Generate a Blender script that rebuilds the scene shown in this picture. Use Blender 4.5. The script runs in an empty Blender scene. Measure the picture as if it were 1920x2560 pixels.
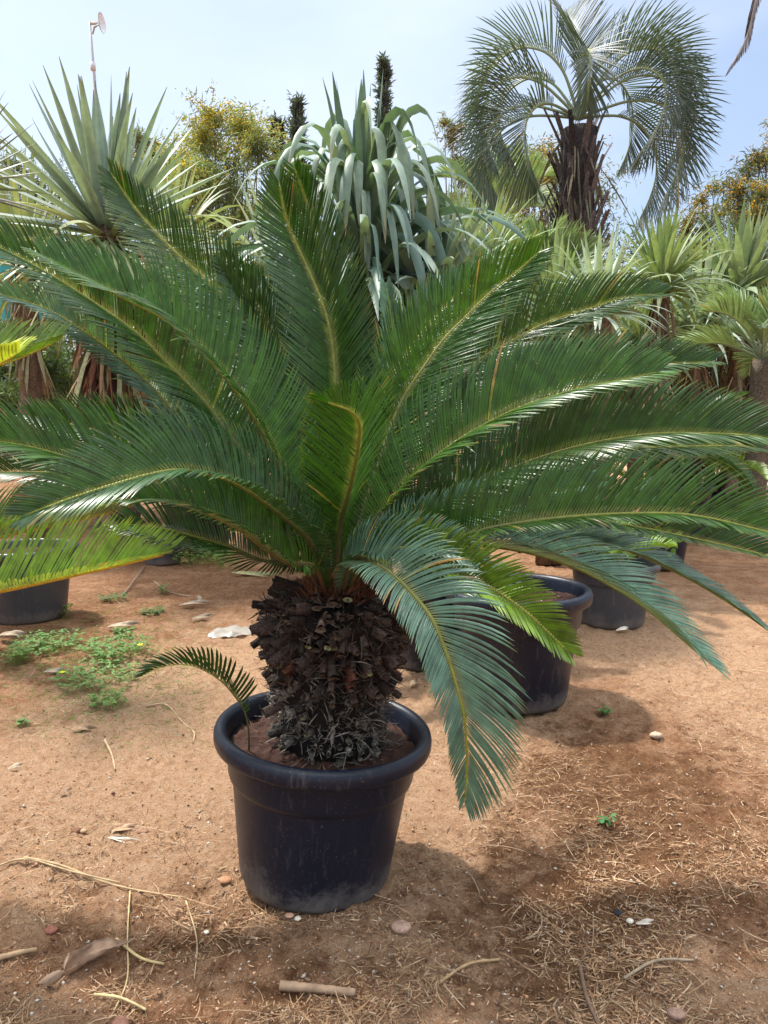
import bpy, math, random
import numpy as np
from mathutils import Vector
rng = np.random.default_rng(7)
random.seed(7)
S = bpy.context.scene
R = math.radians

# ------------------------------------------------------------------ camera, sky, sun, exposure
FPX, PITCH, CAMZ = 1862.0, R(6.8), 1.29
cam = bpy.data.cameras.new('camera'); camo = bpy.data.objects.new('camera', cam)
S.collection.objects.link(camo); S.camera = camo
camo.location = (0, 0, CAMZ); camo.rotation_euler = (R(90) - PITCH, 0, 0)
cam.sensor_fit = 'VERTICAL'; cam.sensor_height = 36.0; cam.lens = FPX / 2560 * 36.0
cam.clip_start = 0.02; cam.clip_end = 2000

SUN_EL, SUN_AZ = R(60), R(-52)        # azimuth measured from +Y (away from the camera) towards +X
w = bpy.data.worlds.new('World'); S.world = w; w.use_nodes = True
nt = w.node_tree; nt.nodes.clear()
def wn(t): return nt.nodes.new(t)
out = wn('ShaderNodeOutputWorld'); bg = wn('ShaderNodeBackground'); sky = wn('ShaderNodeTexSky')
sky.sky_type = 'NISHITA'; sky.sun_disc = False; sky.sun_elevation = SUN_EL; sky.sun_rotation = SUN_AZ
sky.air_density = 1.0; sky.dust_density = 2.2; sky.ozone_density = 2.2
tc = wn('ShaderNodeTexCoord'); mp = wn('ShaderNodeMapping'); mp.inputs['Scale'].default_value = (1.0, 1.0, 2.2)
mp.inputs['Location'].default_value = (0.35, 0.2, 0.1)
cl = wn('ShaderNodeTexNoise'); cl.inputs['Scale'].default_value = 1.9; cl.inputs['Detail'].default_value = 5; cl.inputs['Roughness'].default_value = .5
rp = wn('ShaderNodeValToRGB'); rp.color_ramp.elements[0].position = .36; rp.color_ramp.elements[1].position = .70
rp.color_ramp.elements[0].color = (.25, .25, .25, 1); rp.color_ramp.elements[1].color = (1, 1, 1, 1)
mx = wn('ShaderNodeMixRGB'); mx.inputs[2].default_value = (4.35, 4.95, 5.85, 1)
nt.links.new(tc.outputs['Generated'], mp.inputs[0]); nt.links.new(mp.outputs[0], cl.inputs['Vector'])
nt.links.new(cl.outputs['Fac'], rp.inputs[0]); nt.links.new(rp.outputs[0], mx.inputs[0])
nt.links.new(sky.outputs[0], mx.inputs[1])
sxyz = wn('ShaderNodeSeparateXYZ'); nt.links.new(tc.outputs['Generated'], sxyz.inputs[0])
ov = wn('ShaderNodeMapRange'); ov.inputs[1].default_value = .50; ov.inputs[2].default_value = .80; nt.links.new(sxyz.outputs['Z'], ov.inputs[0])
overhead_fill = wn('ShaderNodeMixRGB'); overhead_fill.inputs[2].default_value = (13.0, 13.6, 14.2, 1)      # unseen brighter sky added above the frame to soften and fill the light
nt.links.new(ov.outputs[0], overhead_fill.inputs[0]); nt.links.new(mx.outputs[0], overhead_fill.inputs[1]); nt.links.new(overhead_fill.outputs[0], bg.inputs[0])
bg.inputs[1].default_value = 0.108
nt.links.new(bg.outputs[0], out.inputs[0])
sl = bpy.data.lights.new('sun', 'SUN'); sl.energy = 3.6; sl.angle = R(4); sl.color = (1.0, .95, .87)
so = bpy.data.objects.new('sun', sl); S.collection.objects.link(so)
sd = Vector((math.sin(SUN_AZ) * math.cos(SUN_EL), math.cos(SUN_AZ) * math.cos(SUN_EL), math.sin(SUN_EL)))
so.rotation_euler = sd.to_track_quat('Z', 'Y').to_euler()
S.view_settings.view_transform = 'Standard'; S.view_settings.look = 'None'
S.view_settings.exposure = 0.95; S.view_settings.gamma = 1; S.view_settings.use_curve_mapping = False

# ------------------------------------------------------------------ helpers
def ray(px, py):
    x = (px - 960) / FPX; y = (1280 - py) / FPX
    return np.array([x, math.cos(PITCH) + y * math.sin(PITCH), -math.sin(PITCH) + y * math.cos(PITCH)])
def P(px, py, Y):
    d = ray(px, py); return np.array([0, 0, CAMZ]) + d * (Y / d[1])
def G(px, py, z=0.0):
    d = ray(px, py); return np.array([0, 0, CAMZ]) + d * ((z - CAMZ) / d[2])
def nrm(a):
    a = np.asarray(a, float); return a / (np.linalg.norm(a, axis=-1, keepdims=True) + 1e-12)
def rnd(n, a=0, b=1): return rng.uniform(a, b, n)

_lat = rng.uniform(-1, 1, (256, 256))
def vnoise(x, y):
    xi = np.floor(x).astype(int); yi = np.floor(y).astype(int); fx = x - xi; fy = y - yi
    fx = fx * fx * (3 - 2 * fx); fy = fy * fy * (3 - 2 * fy)
    g = lambda i, j: _lat[i & 255, j & 255]
    return (g(xi, yi) * (1 - fx) + g(xi + 1, yi) * fx) * (1 - fy) + (g(xi, yi + 1) * (1 - fx) + g(xi + 1, yi + 1) * fx) * fy
def fbm(x, y, o=4):
    s = 0; a = 1
    for k in range(o):
        s = s + a * vnoise(x + 17.3 * k, y + 9.1 * k); x = x * 2.03; y = y * 2.03; a *= .5
    return s
def ground_z(x, y):
    x = np.asarray(x, float); y = np.asarray(y, float)
    near = np.clip(1 - (np.hypot(x, y - 2) - 6) / 6, 0, 1)
    return near * (fbm(x * 1.3, y * 1.3, 3) * .012 + fbm(x * 8, y * 8, 3) * .009 + fbm(x * 34, y * 34, 3) * .008 + fbm(x * 62 + 5, y * 62, 2) * .003) - .008

class MB:
    def __init__(s): s.v = []; s.f4 = []; s.f3 = []; s.c = []; s.n = 0
    def add(s, v, f4=None, f3=None, c=(.5, .5, .5)):
        v = np.asarray(v, float).reshape(-1, 3); c = np.asarray(c, float)
        if c.ndim == 1: c = np.tile(c, (len(v), 1))
        s.v.append(v); s.c.append(c.reshape(-1, 3))
        if f4 is not None and len(f4): s.f4.append(np.asarray(f4, int).reshape(-1, 4) + s.n)
        if f3 is not None and len(f3): s.f3.append(np.asarray(f3, int).reshape(-1, 3) + s.n)
        s.n += len(v)
    def build(s, name, mat, parent=None, origin=None, smooth=True):
        v = np.concatenate(s.v); c = np.concatenate(s.c)
        if origin is None: origin = tuple(parent.get('org', (0, 0, 0))) if parent else (0, 0, 0)
        v = v - np.array(origin)
        q = np.concatenate(s.f4) if s.f4 else np.zeros((0, 4), int); t = np.concatenate(s.f3) if s.f3 else np.zeros((0, 3), int)
        me = bpy.data.meshes.new(name)
        me.vertices.add(len(v)); me.vertices.foreach_set('co', v.astype(np.float32).ravel())
        nl = q.size + t.size; me.loops.add(nl)
        me.loops.foreach_set('vertex_index', np.concatenate([q.ravel(), t.ravel()]).astype(np.int32))
        me.polygons.add(len(q) + len(t))
        me.polygons.foreach_set('loop_start', np.concatenate([np.arange(len(q)) * 4, q.size + np.arange(len(t)) * 3]).astype(np.int32))
        me.polygons.foreach_set('use_smooth', np.full(len(q) + len(t), smooth))
        me.update(calc_edges=True)
        at = me.color_attributes.new('Col', 'FLOAT_COLOR', 'POINT')
        at.data.foreach_set('color', np.concatenate([c, np.ones((len(c), 1))], 1).astype(np.float32).ravel())
        me.materials.append(mat)
        o = bpy.data.objects.new(name, me); S.collection.objects.link(o)
        if parent is not None:
            o.parent = parent; ORG[o.name] = origin
        else: o.location = origin
        return o
ORG = {}
def tag(o, label=None, cat=None, group=None, kind=None):
    if label: o['label'] = label
    if cat: o['category'] = cat
    if group: o['group'] = group
    if kind: o['kind'] = kind
    return o
class Thing:
    """an Empty at the thing's base; parts are built in world coordinates and stored relative to it"""
    def __init__(s, name, loc, label, cat, group=None):
        s.o = bpy.data.objects.new(name, None); S.collection.objects.link(s.o)
        s.o.empty_display_size = .1
        s.loc = tuple(float(a) for a in loc); s.o.location = s.loc; tag(s.o, label, cat, group)
    def part(s, name, mb, mat, under=None, label=None, smooth=True):
        o = mb.build(name, mat, None, s.loc, smooth); o.location = (0, 0, 0); o.parent = under or s.o
        if label: o['label'] = label
        return o
    def copy(s, loc, rz, label, group=None, scale=1.0, cat=None):
        n = Thing.__new__(Thing); n.loc = tuple(float(a) for a in loc)
        n.o = s.o.copy(); S.collection.objects.link(n.o)
        n.o.location = n.loc; n.o.rotation_euler = (0, 0, rz); n.o.scale = (scale,) * 3
        tag(n.o, label, cat, group)
        for ch in s.o.children:
            c = ch.copy(); S.collection.objects.link(c); c.parent = n.o
            for g in ch.children:
                d = g.copy(); S.collection.objects.link(d); d.parent = c
        return n

def strips(mb, base, d0, w0, L, W, bend, k=6, p=1.4, fold=.25, col=None, wprof=None, twist=0.0):
    """n curved blades at once. base,d0,w0,bend:(n,3) L,W:(n,). col(s(n,k),u(-1,0,1)) or (n,3)"""
    base = np.asarray(base, float); n = len(base); d0 = nrm(d0); L = np.broadcast_to(L, (n,)); W = np.broadcast_to(W, (n,))
    bend = np.broadcast_to(bend, (n, 3))
    s = np.linspace(0, 1, k + 1)
    dirs = nrm(d0[:, None] + bend[:, None] * (s ** p)[None, :, None])
    mid = nrm(d0[:, None] + bend[:, None] * (((s[1:] + s[:-1]) / 2) ** p)[None, :, None])
    pos = np.concatenate([np.zeros((n, 1, 3)), np.cumsum(mid * (L / k)[:, None, None], 1)], 1) + base[:, None]
    w0 = np.broadcast_to(w0, (n, 3))
    wd = w0[:, None] - (dirs * w0[:, None]).sum(-1, keepdims=True) * dirs; wd = nrm(wd)
    nd = np.cross(dirs, wd)
    if np.any(twist):
        tw = np.broadcast_to(twist, (n,))[:, None] * s[None]; wd, nd = (wd * np.cos(tw)[..., None] + nd * np.sin(tw)[..., None]), (nd * np.cos(tw)[..., None] - wd * np.sin(tw)[..., None])
    if wprof is None: wp = np.minimum(1, (1 - s) * 2.2) ** .8 * np.minimum(1, .55 + s * 3)
    else: wp = wprof(s)
    wp = np.maximum(wp, .05)
    hw = (W / 2)[:, None] * wp[None]
    a = pos - wd * hw[..., None]; b = pos + nd * (hw * -fold)[..., None]; c = pos + wd * hw[..., None]
    v = np.stack([a, b, c], 2)                                     # n,k+1,3,3
    idx = np.arange(n * (k + 1) * 3).reshape(n, k + 1, 3)
    f1 = np.stack([idx[:, :-1, 0], idx[:, :-1, 1], idx[:, 1:, 1], idx[:, 1:, 0]], -1)
    f2 = np.stack([idx[:, :-1, 1], idx[:, :-1, 2], idx[:, 1:, 2], idx[:, 1:, 1]], -1)
    if callable(col): C = col(np.broadcast_to(s[None, :, None], (n, k + 1, 3)), n)
    else: C = np.broadcast_to(np.asarray(col, float).reshape(-1, 1, 1, 3), (n, k + 1, 3, 3))
    mb.add(v, np.concatenate([f1.reshape(-1, 4), f2.reshape(-1, 4)]), c=np.ascontiguousarray(C).reshape(-1, 3))

def tube(mb, pts, rad, col=(.3, .2, .1), sides=8, squash=1.0, cap=True, wob=0.0):
    pts = np.asarray(pts, float); m = len(pts); rad = np.broadcast_to(rad, (m,))
    T = nrm(np.gradient(pts, axis=0)); ref = np.array([.13, .31, .94]) if abs(T[0][2]) < .9 else np.array([1., .1, 0])
    A = nrm(ref - (T * ref).sum(-1, keepdims=True) * T); B = np.cross(T, A)
    th = np.linspace(0, 2 * np.pi, sides, endpoint=False)
    rr = rad[:, None] * (1 + wob * rng.uniform(-1, 1, (m, sides)))
    v = pts[:, None] + A[:, None] * (np.cos(th) * rr)[..., None] + B[:, None] * (np.sin(th) * rr * squash)[..., None]
    i = np.arange(m * sides).reshape(m, sides); j = np.roll(i, -1, 1)
    f = np.stack([i[:-1], j[:-1], j[1:], i[1:]], -1).reshape(-1, 4)
    c = np.asarray(col, float)
    if c.ndim == 2: c = np.repeat(c, sides, 0)
    f3 = None; vv = v.reshape(-1, 3); 
    if cap:
        vv = np.concatenate([vv, pts[:1], pts[-1:]]); a = m * sides
        f3 = [(a, j[0][q], i[0][q]) for q in range(sides)] + [(a + 1, i[-1][q], j[-1][q]) for q in range(sides)]
        if c.ndim == 2: c = np.concatenate([c, c[:1], c[-1:]])
    mb.add(vv, f, f3, c)

def lathe(mb, c, prof, seg=64, col=(.1, .1, .1), oval=0.006):
    prof = np.asarray(prof, float); th = np.linspace(0, 2 * np.pi, seg, endpoint=False)
    v = np.stack([prof[:, None, 0] * np.cos(th) * (1 + oval * np.cos(2 * th)), prof[:, None, 0] * np.sin(th) * (1 + oval * np.cos(2 * th)), np.repeat(prof[:, 1:2], seg, 1)], -1) + np.asarray(c)
    i = np.arange(len(prof) * seg).reshape(len(prof), seg); j = np.roll(i, -1, 1)
    mb.add(v, np.stack([i[:-1], j[:-1], j[1:], i[1:]], -1).reshape(-1, 4), c=col)

def spline(pts, m=60):
    p = np.asarray(pts, float); q = np.concatenate([[2 * p[0] - p[1]], p, [2 * p[-1] - p[-2]]])
    o = []
    for i in range(len(p) - 1):
        a, b, c, d = q[i:i + 4]
        for t in np.linspace(0, 1, 14, endpoint=False):
            o.append(.5 * ((2 * b) + (-a + c) * t + (2 * a - 5 * b + 4 * c - d) * t * t + (-a + 3 * b - 3 * c + d) * t ** 3))
    o.append(p[-1]); o = np.array(o)
    for _ in range(6): o[1:-1] = (o[:-2] + 2 * o[1:-1] + o[2:]) / 4
    ds = np.concatenate([[0], np.cumsum(np.linalg.norm(np.diff(o, axis=0), axis=1))])
    s = np.linspace(0, ds[-1], m)
    return np.stack([np.interp(s, ds, o[:, i]) for i in range(3)], 1), ds[-1]

# ------------------------------------------------------------------ materials
def mat(name): 
    m = bpy.data.materials.new(name); m.use_nodes = True; return m, m.node_tree, m.node_tree.nodes['Principled BSDF']
def N(t, ty, **kw):
    n = t.nodes.new(ty)
    for k, v in kw.items():
        if k in n.inputs: n.inputs[k].default_value = v
        else: setattr(n, k, v)
    return n
def vmat(name, rough=.6, spec=.3, trans=0.0, nscale=40, namt=.35, bump=0.0, bscale=80, tcol=(1.25, 1.35, .45), stretch=None, coat=0):
    m, t, b = mat(name); b.inputs['Roughness'].default_value = rough; b.inputs['Specular IOR Level'].default_value = spec
    if coat: b.inputs['Coat Weight'].default_value = coat; b.inputs['Coat Roughness'].default_value = .25
    a = N(t, 'ShaderNodeAttribute', attribute_name='Col')
    co = N(t, 'ShaderNodeTexCoord'); src = co.outputs['Object']
    if stretch:
        mpn = N(t, 'ShaderNodeMapping'); mpn.inputs['Scale'].default_value = stretch; t.links.new(src, mpn.inputs[0]); src = mpn.outputs[0]
    nz = N(t, 'ShaderNodeTexNoise', Scale=nscale, Detail=4.0); t.links.new(src, nz.inputs['Vector'])
    mr = N(t, 'ShaderNodeMapRange'); mr.inputs[1].default_value = .3; mr.inputs[2].default_value = .7
    mr.inputs[3].default_value = 1 - namt; mr.inputs[4].default_value = 1 + namt
    t.links.new(nz.outputs['Fac'], mr.inputs[0])
    mu = N(t, 'ShaderNodeVectorMath', operation='SCALE'); t.links.new(a.outputs['Color'], mu.inputs[0]); t.links.new(mr.outputs[0], mu.inputs['Scale'])
    t.links.new(mu.outputs[0], b.inputs['Base Color'])
    if bump:
        bn = N(t, 'ShaderNodeTexNoise', Scale=bscale, Detail=6.0); t.links.new(src, bn.inputs['Vector'])
        bp = N(t, 'ShaderNodeBump', Strength=bump, Distance=.01); t.links.new(bn.outputs['Fac'], bp.inputs['Height']); t.links.new(bp.outputs[0], b.inputs['Normal'])
    if trans:
        tr = N(t, 'ShaderNodeBsdfTranslucent'); tm = N(t, 'ShaderNodeVectorMath', operation='MULTIPLY'); tm.inputs[1].default_value = tcol
        t.links.new(mu.outputs[0], tm.inputs[0]); t.links.new(tm.outputs[0], tr.inputs[0])
        ms = N(t, 'ShaderNodeMixShader'); ms.inputs[0].default_value = trans
        t.links.new(b.outputs[0], ms.inputs[1]); t.links.new(tr.outputs[0], ms.inputs[2])
        t.links.new(ms.outputs[0], t.nodes['Material Output'].inputs[0])
    return m
M_CYC = vmat('cycad_leaf', .31, .42, .15, 30, .32, tcol=(1.7, 1.8, .5))
M_RACH = vmat('rachis', .5, .4, 0, 60, .2)
M_STRAP = vmat('strap_leaf', .5, .4, .2, 14, .16, tcol=(1.2, 1.3, .6))
M_PALM = vmat('palm_leaf', .45, .45, .22, 8, .2, tcol=(1.2, 1.3, .6))
M_TREE = vmat('tree_leaf', .6, .3, .3, 2, .25)
M_DRY = vmat('dry_matter', .85, .15, .12, 30, .3, tcol=(1, .9, .7))
M_BARK = vmat('bark', .85, .2, 0, 45, .45, .8, 90)
M_STUB = vmat('leaf_base', .8, .25, 0, 130, .55, .7, 240)
M_WEED = vmat('weed_leaf', .55, .35, .35, 60, .2, tcol=(1.4, 1.5, .5))
M_PLAIN = vmat('plain', .6, .3, 0, 20, .12)
M_STONE = vmat('stone', .85, .2, 0, 90, .25, .4, 200)
M_BAG = vmat('plastic_film', .3, .5, .35, 30, .06, tcol=(1, 1, 1))

def pot_material(name, base, dust, dustamt, h):
    m, t, b = mat(name)
    co = N(t, 'ShaderNodeTexCoord'); sx = N(t, 'ShaderNodeSeparateXYZ'); t.links.new(co.outputs['Object'], sx.inputs[0])
    n1 = N(t, 'ShaderNodeTexNoise', Scale=9.0, Detail=14.0, Roughness=.82); t.links.new(co.outputs['Object'], n1.inputs['Vector'])
    n2 = N(t, 'ShaderNodeTexNoise', Scale=190.0, Detail=2.0); t.links.new(co.outputs['Object'], n2.inputs['Vector'])
    mp_ = N(t, 'ShaderNodeMapping'); mp_.inputs['Scale'].default_value = (16, 16, 2.2); t.links.new(co.outputs['Object'], mp_.inputs[0])
    n3 = N(t, 'ShaderNodeTexNoise', Scale=3.0, Detail=6.0, Roughness=.75); t.links.new(mp_.outputs[0], n3.inputs['Vector'])
    # earth splashed on the foot of the pot
    mr = N(t, 'ShaderNodeMapRange'); mr.inputs[1].default_value = h * .42; mr.inputs[2].default_value = 0.0; mr.inputs[3].default_value = -.2; mr.inputs[4].default_value = .3
    t.links.new(sx.outputs['Z'], mr.inputs[0])
    ad = N(t, 'ShaderNodeMath', operation='ADD'); t.links.new(mr.outputs[0], ad.inputs[0]); t.links.new(n1.outputs['Fac'], ad.inputs[1])
    r1 = N(t, 'ShaderNodeMapRange'); r1.inputs[1].default_value = .55; r1.inputs[2].default_value = .80; r1.inputs[4].default_value = .65; t.links.new(ad.outputs[0], r1.inputs[0])
    r2 = N(t, 'ShaderNodeMapRange'); r2.inputs[1].default_value = .56; r2.inputs[2].default_value = .74; r2.inputs[4].default_value = dustamt; t.links.new(n3.outputs['Fac'], r2.inputs[0])
    r3 = N(t, 'ShaderNodeMapRange'); r3.inputs[1].default_value = .68; r3.inputs[2].default_value = .73; r3.inputs[4].default_value = .5; t.links.new(n2.outputs['Fac'], r3.inputs[0])
    a1 = N(t, 'ShaderNodeMath', operation='MAXIMUM'); t.links.new(r1.outputs[0], a1.inputs[0]); t.links.new(r2.outputs[0], a1.inputs[1])
    a2 = N(t, 'ShaderNodeMath', operation='MAXIMUM'); t.links.new(a1.outputs[0], a2.inputs[0]); t.links.new(r3.outputs[0], a2.inputs[1])
    mxx = N(t, 'ShaderNodeMixRGB'); mxx.inputs[1].default_value = (*base, 1); mxx.inputs[2].default_value = (*dust, 1); t.links.new(a2.outputs[0], mxx.inputs[0])
    t.links.new(mxx.outputs[0], b.inputs['Base Color'])
    rr = N(t, 'ShaderNodeMapRange'); rr.inputs[3].default_value = .34; rr.inputs[4].default_value = .8; t.links.new(a2.outputs[0], rr.inputs[0]); t.links.new(rr.outputs[0], b.inputs['Roughness'])
    b.inputs['Specular IOR Level'].default_value = .38
    bp = N(t, 'ShaderNodeBump', Strength=.35, Distance=.005); t.links.new(n1.outputs['Fac'], bp.inputs['Height']); t.links.new(bp.outputs[0], b.inputs['Normal'])
    return m
M_POT = pot_material('black_plastic', (.008, .0115, .024), (.20, .18, .155), .34, .43)
M_POTG = pot_material('weathered_plastic', (.055, .058, .066), (.22, .18, .15), .5, .43)

def soil_material():
    m, t, b = mat('potting_soil'); co = N(t, 'ShaderNodeTexCoord')
    n1 = N(t, 'ShaderNodeTexNoise', Scale=26.0, Detail=10.0, Roughness=.75); t.links.new(co.outputs['Object'], n1.inputs['Vector'])
    r = N(t, 'ShaderNodeValToRGB'); r.color_ramp.elements[0].position = .3; r.color_ramp.elements[0].color = (.025, .010, .006, 1)
    r.color_ramp.elements[1].position = .75; r.color_ramp.elements[1].color = (.085, .030, .017, 1)
    t.links.new(n1.outputs['Fac'], r.inputs[0]); t.links.new(r.outputs[0], b.inputs['Base Color']); b.inputs['Roughness'].default_value = .95
    bp = N(t, 'ShaderNodeBump', Strength=.9, Distance=.015); t.links.new(n1.outputs['Fac'], bp.inputs['Height']); t.links.new(bp.outputs[0], b.inputs['Normal'])
    return m
M_SOIL = soil_material()

def ground_material():
    m, t, b = mat('earth'); co = N(t, 'ShaderNodeTexCoord'); P_ = co.outputs['Object']
    a = N(t, 'ShaderNodeAttribute', attribute_name='Col'); sp = N(t, 'ShaderNodeSeparateColor'); t.links.new(a.outputs['Color'], sp.inputs[0])
    def noise(sc, d=8.0, r=.65):
        n = N(t, 'ShaderNodeTexNoise', Scale=sc, Detail=d, Roughness=r); t.links.new(P_, n.inputs['Vector']); return n.outputs['Fac']
    def ramp(f, st):
        r = N(t, 'ShaderNodeValToRGB'); e = r.color_ramp.elements
        while len(e) < len(st): e.new(.5)
        for el, (p, c) in zip(e, st): el.position = p; el.color = (*c, 1)
        t.links.new(f, r.inputs[0]); return r.outputs[0]
    def mix(f, x, y, ty='MIX'):
        q = N(t, 'ShaderNodeMixRGB', blend_type=ty); t.links.new(f, q.inputs[0]) if not isinstance(f, float) else setattr(q.inputs[0], 'default_value', f)
        t.links.new(x, q.inputs[1]); t.links.new(y, q.inputs[2]); return q.outputs[0]
    sand = ramp(noise(30, 12, .85), [(.25, (.32, .165, .09)), (.47, (.68, .40, .23)), (.7, (.90, .64, .44))])
    dark_earth = ramp(noise(22, 12, .85), [(.3, (.06, .024, .010)), (.5, (.23, .105, .045)), (.7, (.50, .30, .165))])
    earth = ramp(noise(45, 12, .8), [(.3, (.13, .05, .025)), (.5, (.42, .20, .10)), (.72, (.74, .45, .265))])
    # R attribute: sandiness, G: share of the darker brown tone
    f = N(t, 'ShaderNodeMath', operation='ADD'); t.links.new(noise(5.5, 8, .7), f.inputs[0]); t.links.new(sp.outputs[0], f.inputs[1])
    fr = N(t, 'ShaderNodeMapRange'); fr.inputs[1].default_value = .84; fr.inputs[2].default_value = 1.14; t.links.new(f.outputs[0], fr.inputs[0])
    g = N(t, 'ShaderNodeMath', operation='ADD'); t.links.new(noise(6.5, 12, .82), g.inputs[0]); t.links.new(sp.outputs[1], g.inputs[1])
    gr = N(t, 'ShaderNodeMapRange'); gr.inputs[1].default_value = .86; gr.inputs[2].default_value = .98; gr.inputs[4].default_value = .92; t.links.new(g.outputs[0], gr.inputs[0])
    c = mix(fr.outputs[0], earth, sand); c = mix(gr.outputs[0], c, dark_earth)
    vo = N(t, 'ShaderNodeTexVoronoi', Scale=150.0); t.links.new(P_, vo.inputs['Vector'])
    sep = N(t, 'ShaderNodeSeparateColor'); t.links.new(vo.outputs['Color'], sep.inputs[0])
    th = N(t, 'ShaderNodeMapRange'); th.inputs[1].default_value = .93; th.inputs[2].default_value = .95; t.links.new(sep.outputs[0], th.inputs[0])
    d = N(t, 'ShaderNodeMapRange'); d.inputs[1].default_value = .42; d.inputs[2].default_value = .3; t.links.new(vo.outputs['Distance'], d.inputs[0])
    mm = N(t, 'ShaderNodeMath', operation='MULTIPLY'); t.links.new(th.outputs[0], mm.inputs[0]); t.links.new(d.outputs[0], mm.inputs[1])
    lightc = ramp(sep.outputs[1], [(0, (.14, .07, .045)), (.6, (.38, .25, .16)), (1, (.55, .48, .38))])
    c = mix(mm.outputs[0], c, lightc)
    mg = N(t, 'ShaderNodeMapRange'); mg.inputs[1].default_value = .3; mg.inputs[2].default_value = .7; mg.inputs[3].default_value = .62; mg.inputs[4].default_value = 1.3; t.links.new(noise(210, 4, .8), mg.inputs[0])
    sc_ = N(t, 'ShaderNodeVectorMath', operation='SCALE'); t.links.new(c, sc_.inputs[0]); t.links.new(mg.outputs[0], sc_.inputs['Scale']); c = sc_.outputs[0]
    t.links.new(c, b.inputs['Base Color']); b.inputs['Roughness'].default_value = .95; b.inputs['Specular IOR Level'].default_value = .15
    h = N(t, 'ShaderNodeMath', operation='MULTIPLY_ADD'); t.links.new(noise(70, 12, .8), h.inputs[0]); h.inputs[1].default_value = 1.0; t.links.new(noise(260, 4, .7), h.inputs[2])
    bp = N(t, 'ShaderNodeBump', Strength=1.0, Distance=.026); t.links.new(h.outputs[0], bp.inputs['Height']); t.links.new(bp.outputs[0], b.inputs['Normal'])
    return m

# ------------------------------------------------------------------ ground
def blob(x, y, cx, cy, rx, ry, s=1.0): return s * np.exp(-(((x - cx) / rx) ** 2 + ((y - cy) / ry) ** 2))
def gb(x, y, px, py, rpx, rpy, s):
    c = G(px, py); a = G(px + rpx, py); u = G(px, py - rpy)
    return blob(x, y, c[0], c[1], abs(a[0] - c[0]), abs(u[1] - c[1]), s)
def patches(x, y):
    sand = .28 + gb(x, y, 420, 1800, 420, 230, .45) + gb(x, y, 200, 2000, 330, 130, .3) + gb(x, y, 1050, 1620, 260, 260, .4) + gb(x, y, 1600, 1560, 420, 120, .35) + gb(x, y, 1850, 2480, 250, 120, .3) + gb(x, y, 1250, 2370, 120, 60, .22) + gb(x, y, 1880, 1200, 300, 60, .4) + gb(x, y, 1850, 1750, 200, 200, .2) + blob(x, y, 0, 12, 12, 6, .25)
    dark_earth = .30 + gb(x, y, 1500, 1950, 380, 170, .26) + gb(x, y, 1300, 2250, 420, 190, .16) + gb(x, y, 450, 2290, 500, 160, .14) + gb(x, y, 1450, 2300, 200, 120, .12) + gb(x, y, 1350, 2480, 250, 90, .12) + gb(x, y, 120, 1620, 260, 110, .14) + gb(x, y, 700, 2480, 250, 90, .12) - gb(x, y, 420, 1830, 400, 170, .2) - gb(x, y, 1050, 1600, 200, 200, .15)  # patches of the darker brown ground tone
    return sand, dark_earth
def axis(lo, hi, st, far):
    a = list(np.arange(lo, hi, st)); s = st; x = hi
    while x < far: s *= 1.22; x += s; a.append(x)
    s = st; x = lo; pre = []
    while x > -far: s *= 1.22; x -= s; pre.append(x)
    return np.array(pre[::-1] + a)
gx = axis(-1.7, 1.9, .0078, 600); gy = axis(1.3, 4.4, .0088, 600)
X, Y = np.meshgrid(gx, gy); Z = ground_z(X, Y)
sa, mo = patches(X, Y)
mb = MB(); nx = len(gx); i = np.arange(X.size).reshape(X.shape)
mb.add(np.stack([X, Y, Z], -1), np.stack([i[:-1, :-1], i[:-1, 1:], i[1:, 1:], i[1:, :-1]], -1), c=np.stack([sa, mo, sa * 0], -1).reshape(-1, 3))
tag(mb.build('ground', ground_material()), kind='structure')

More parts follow.
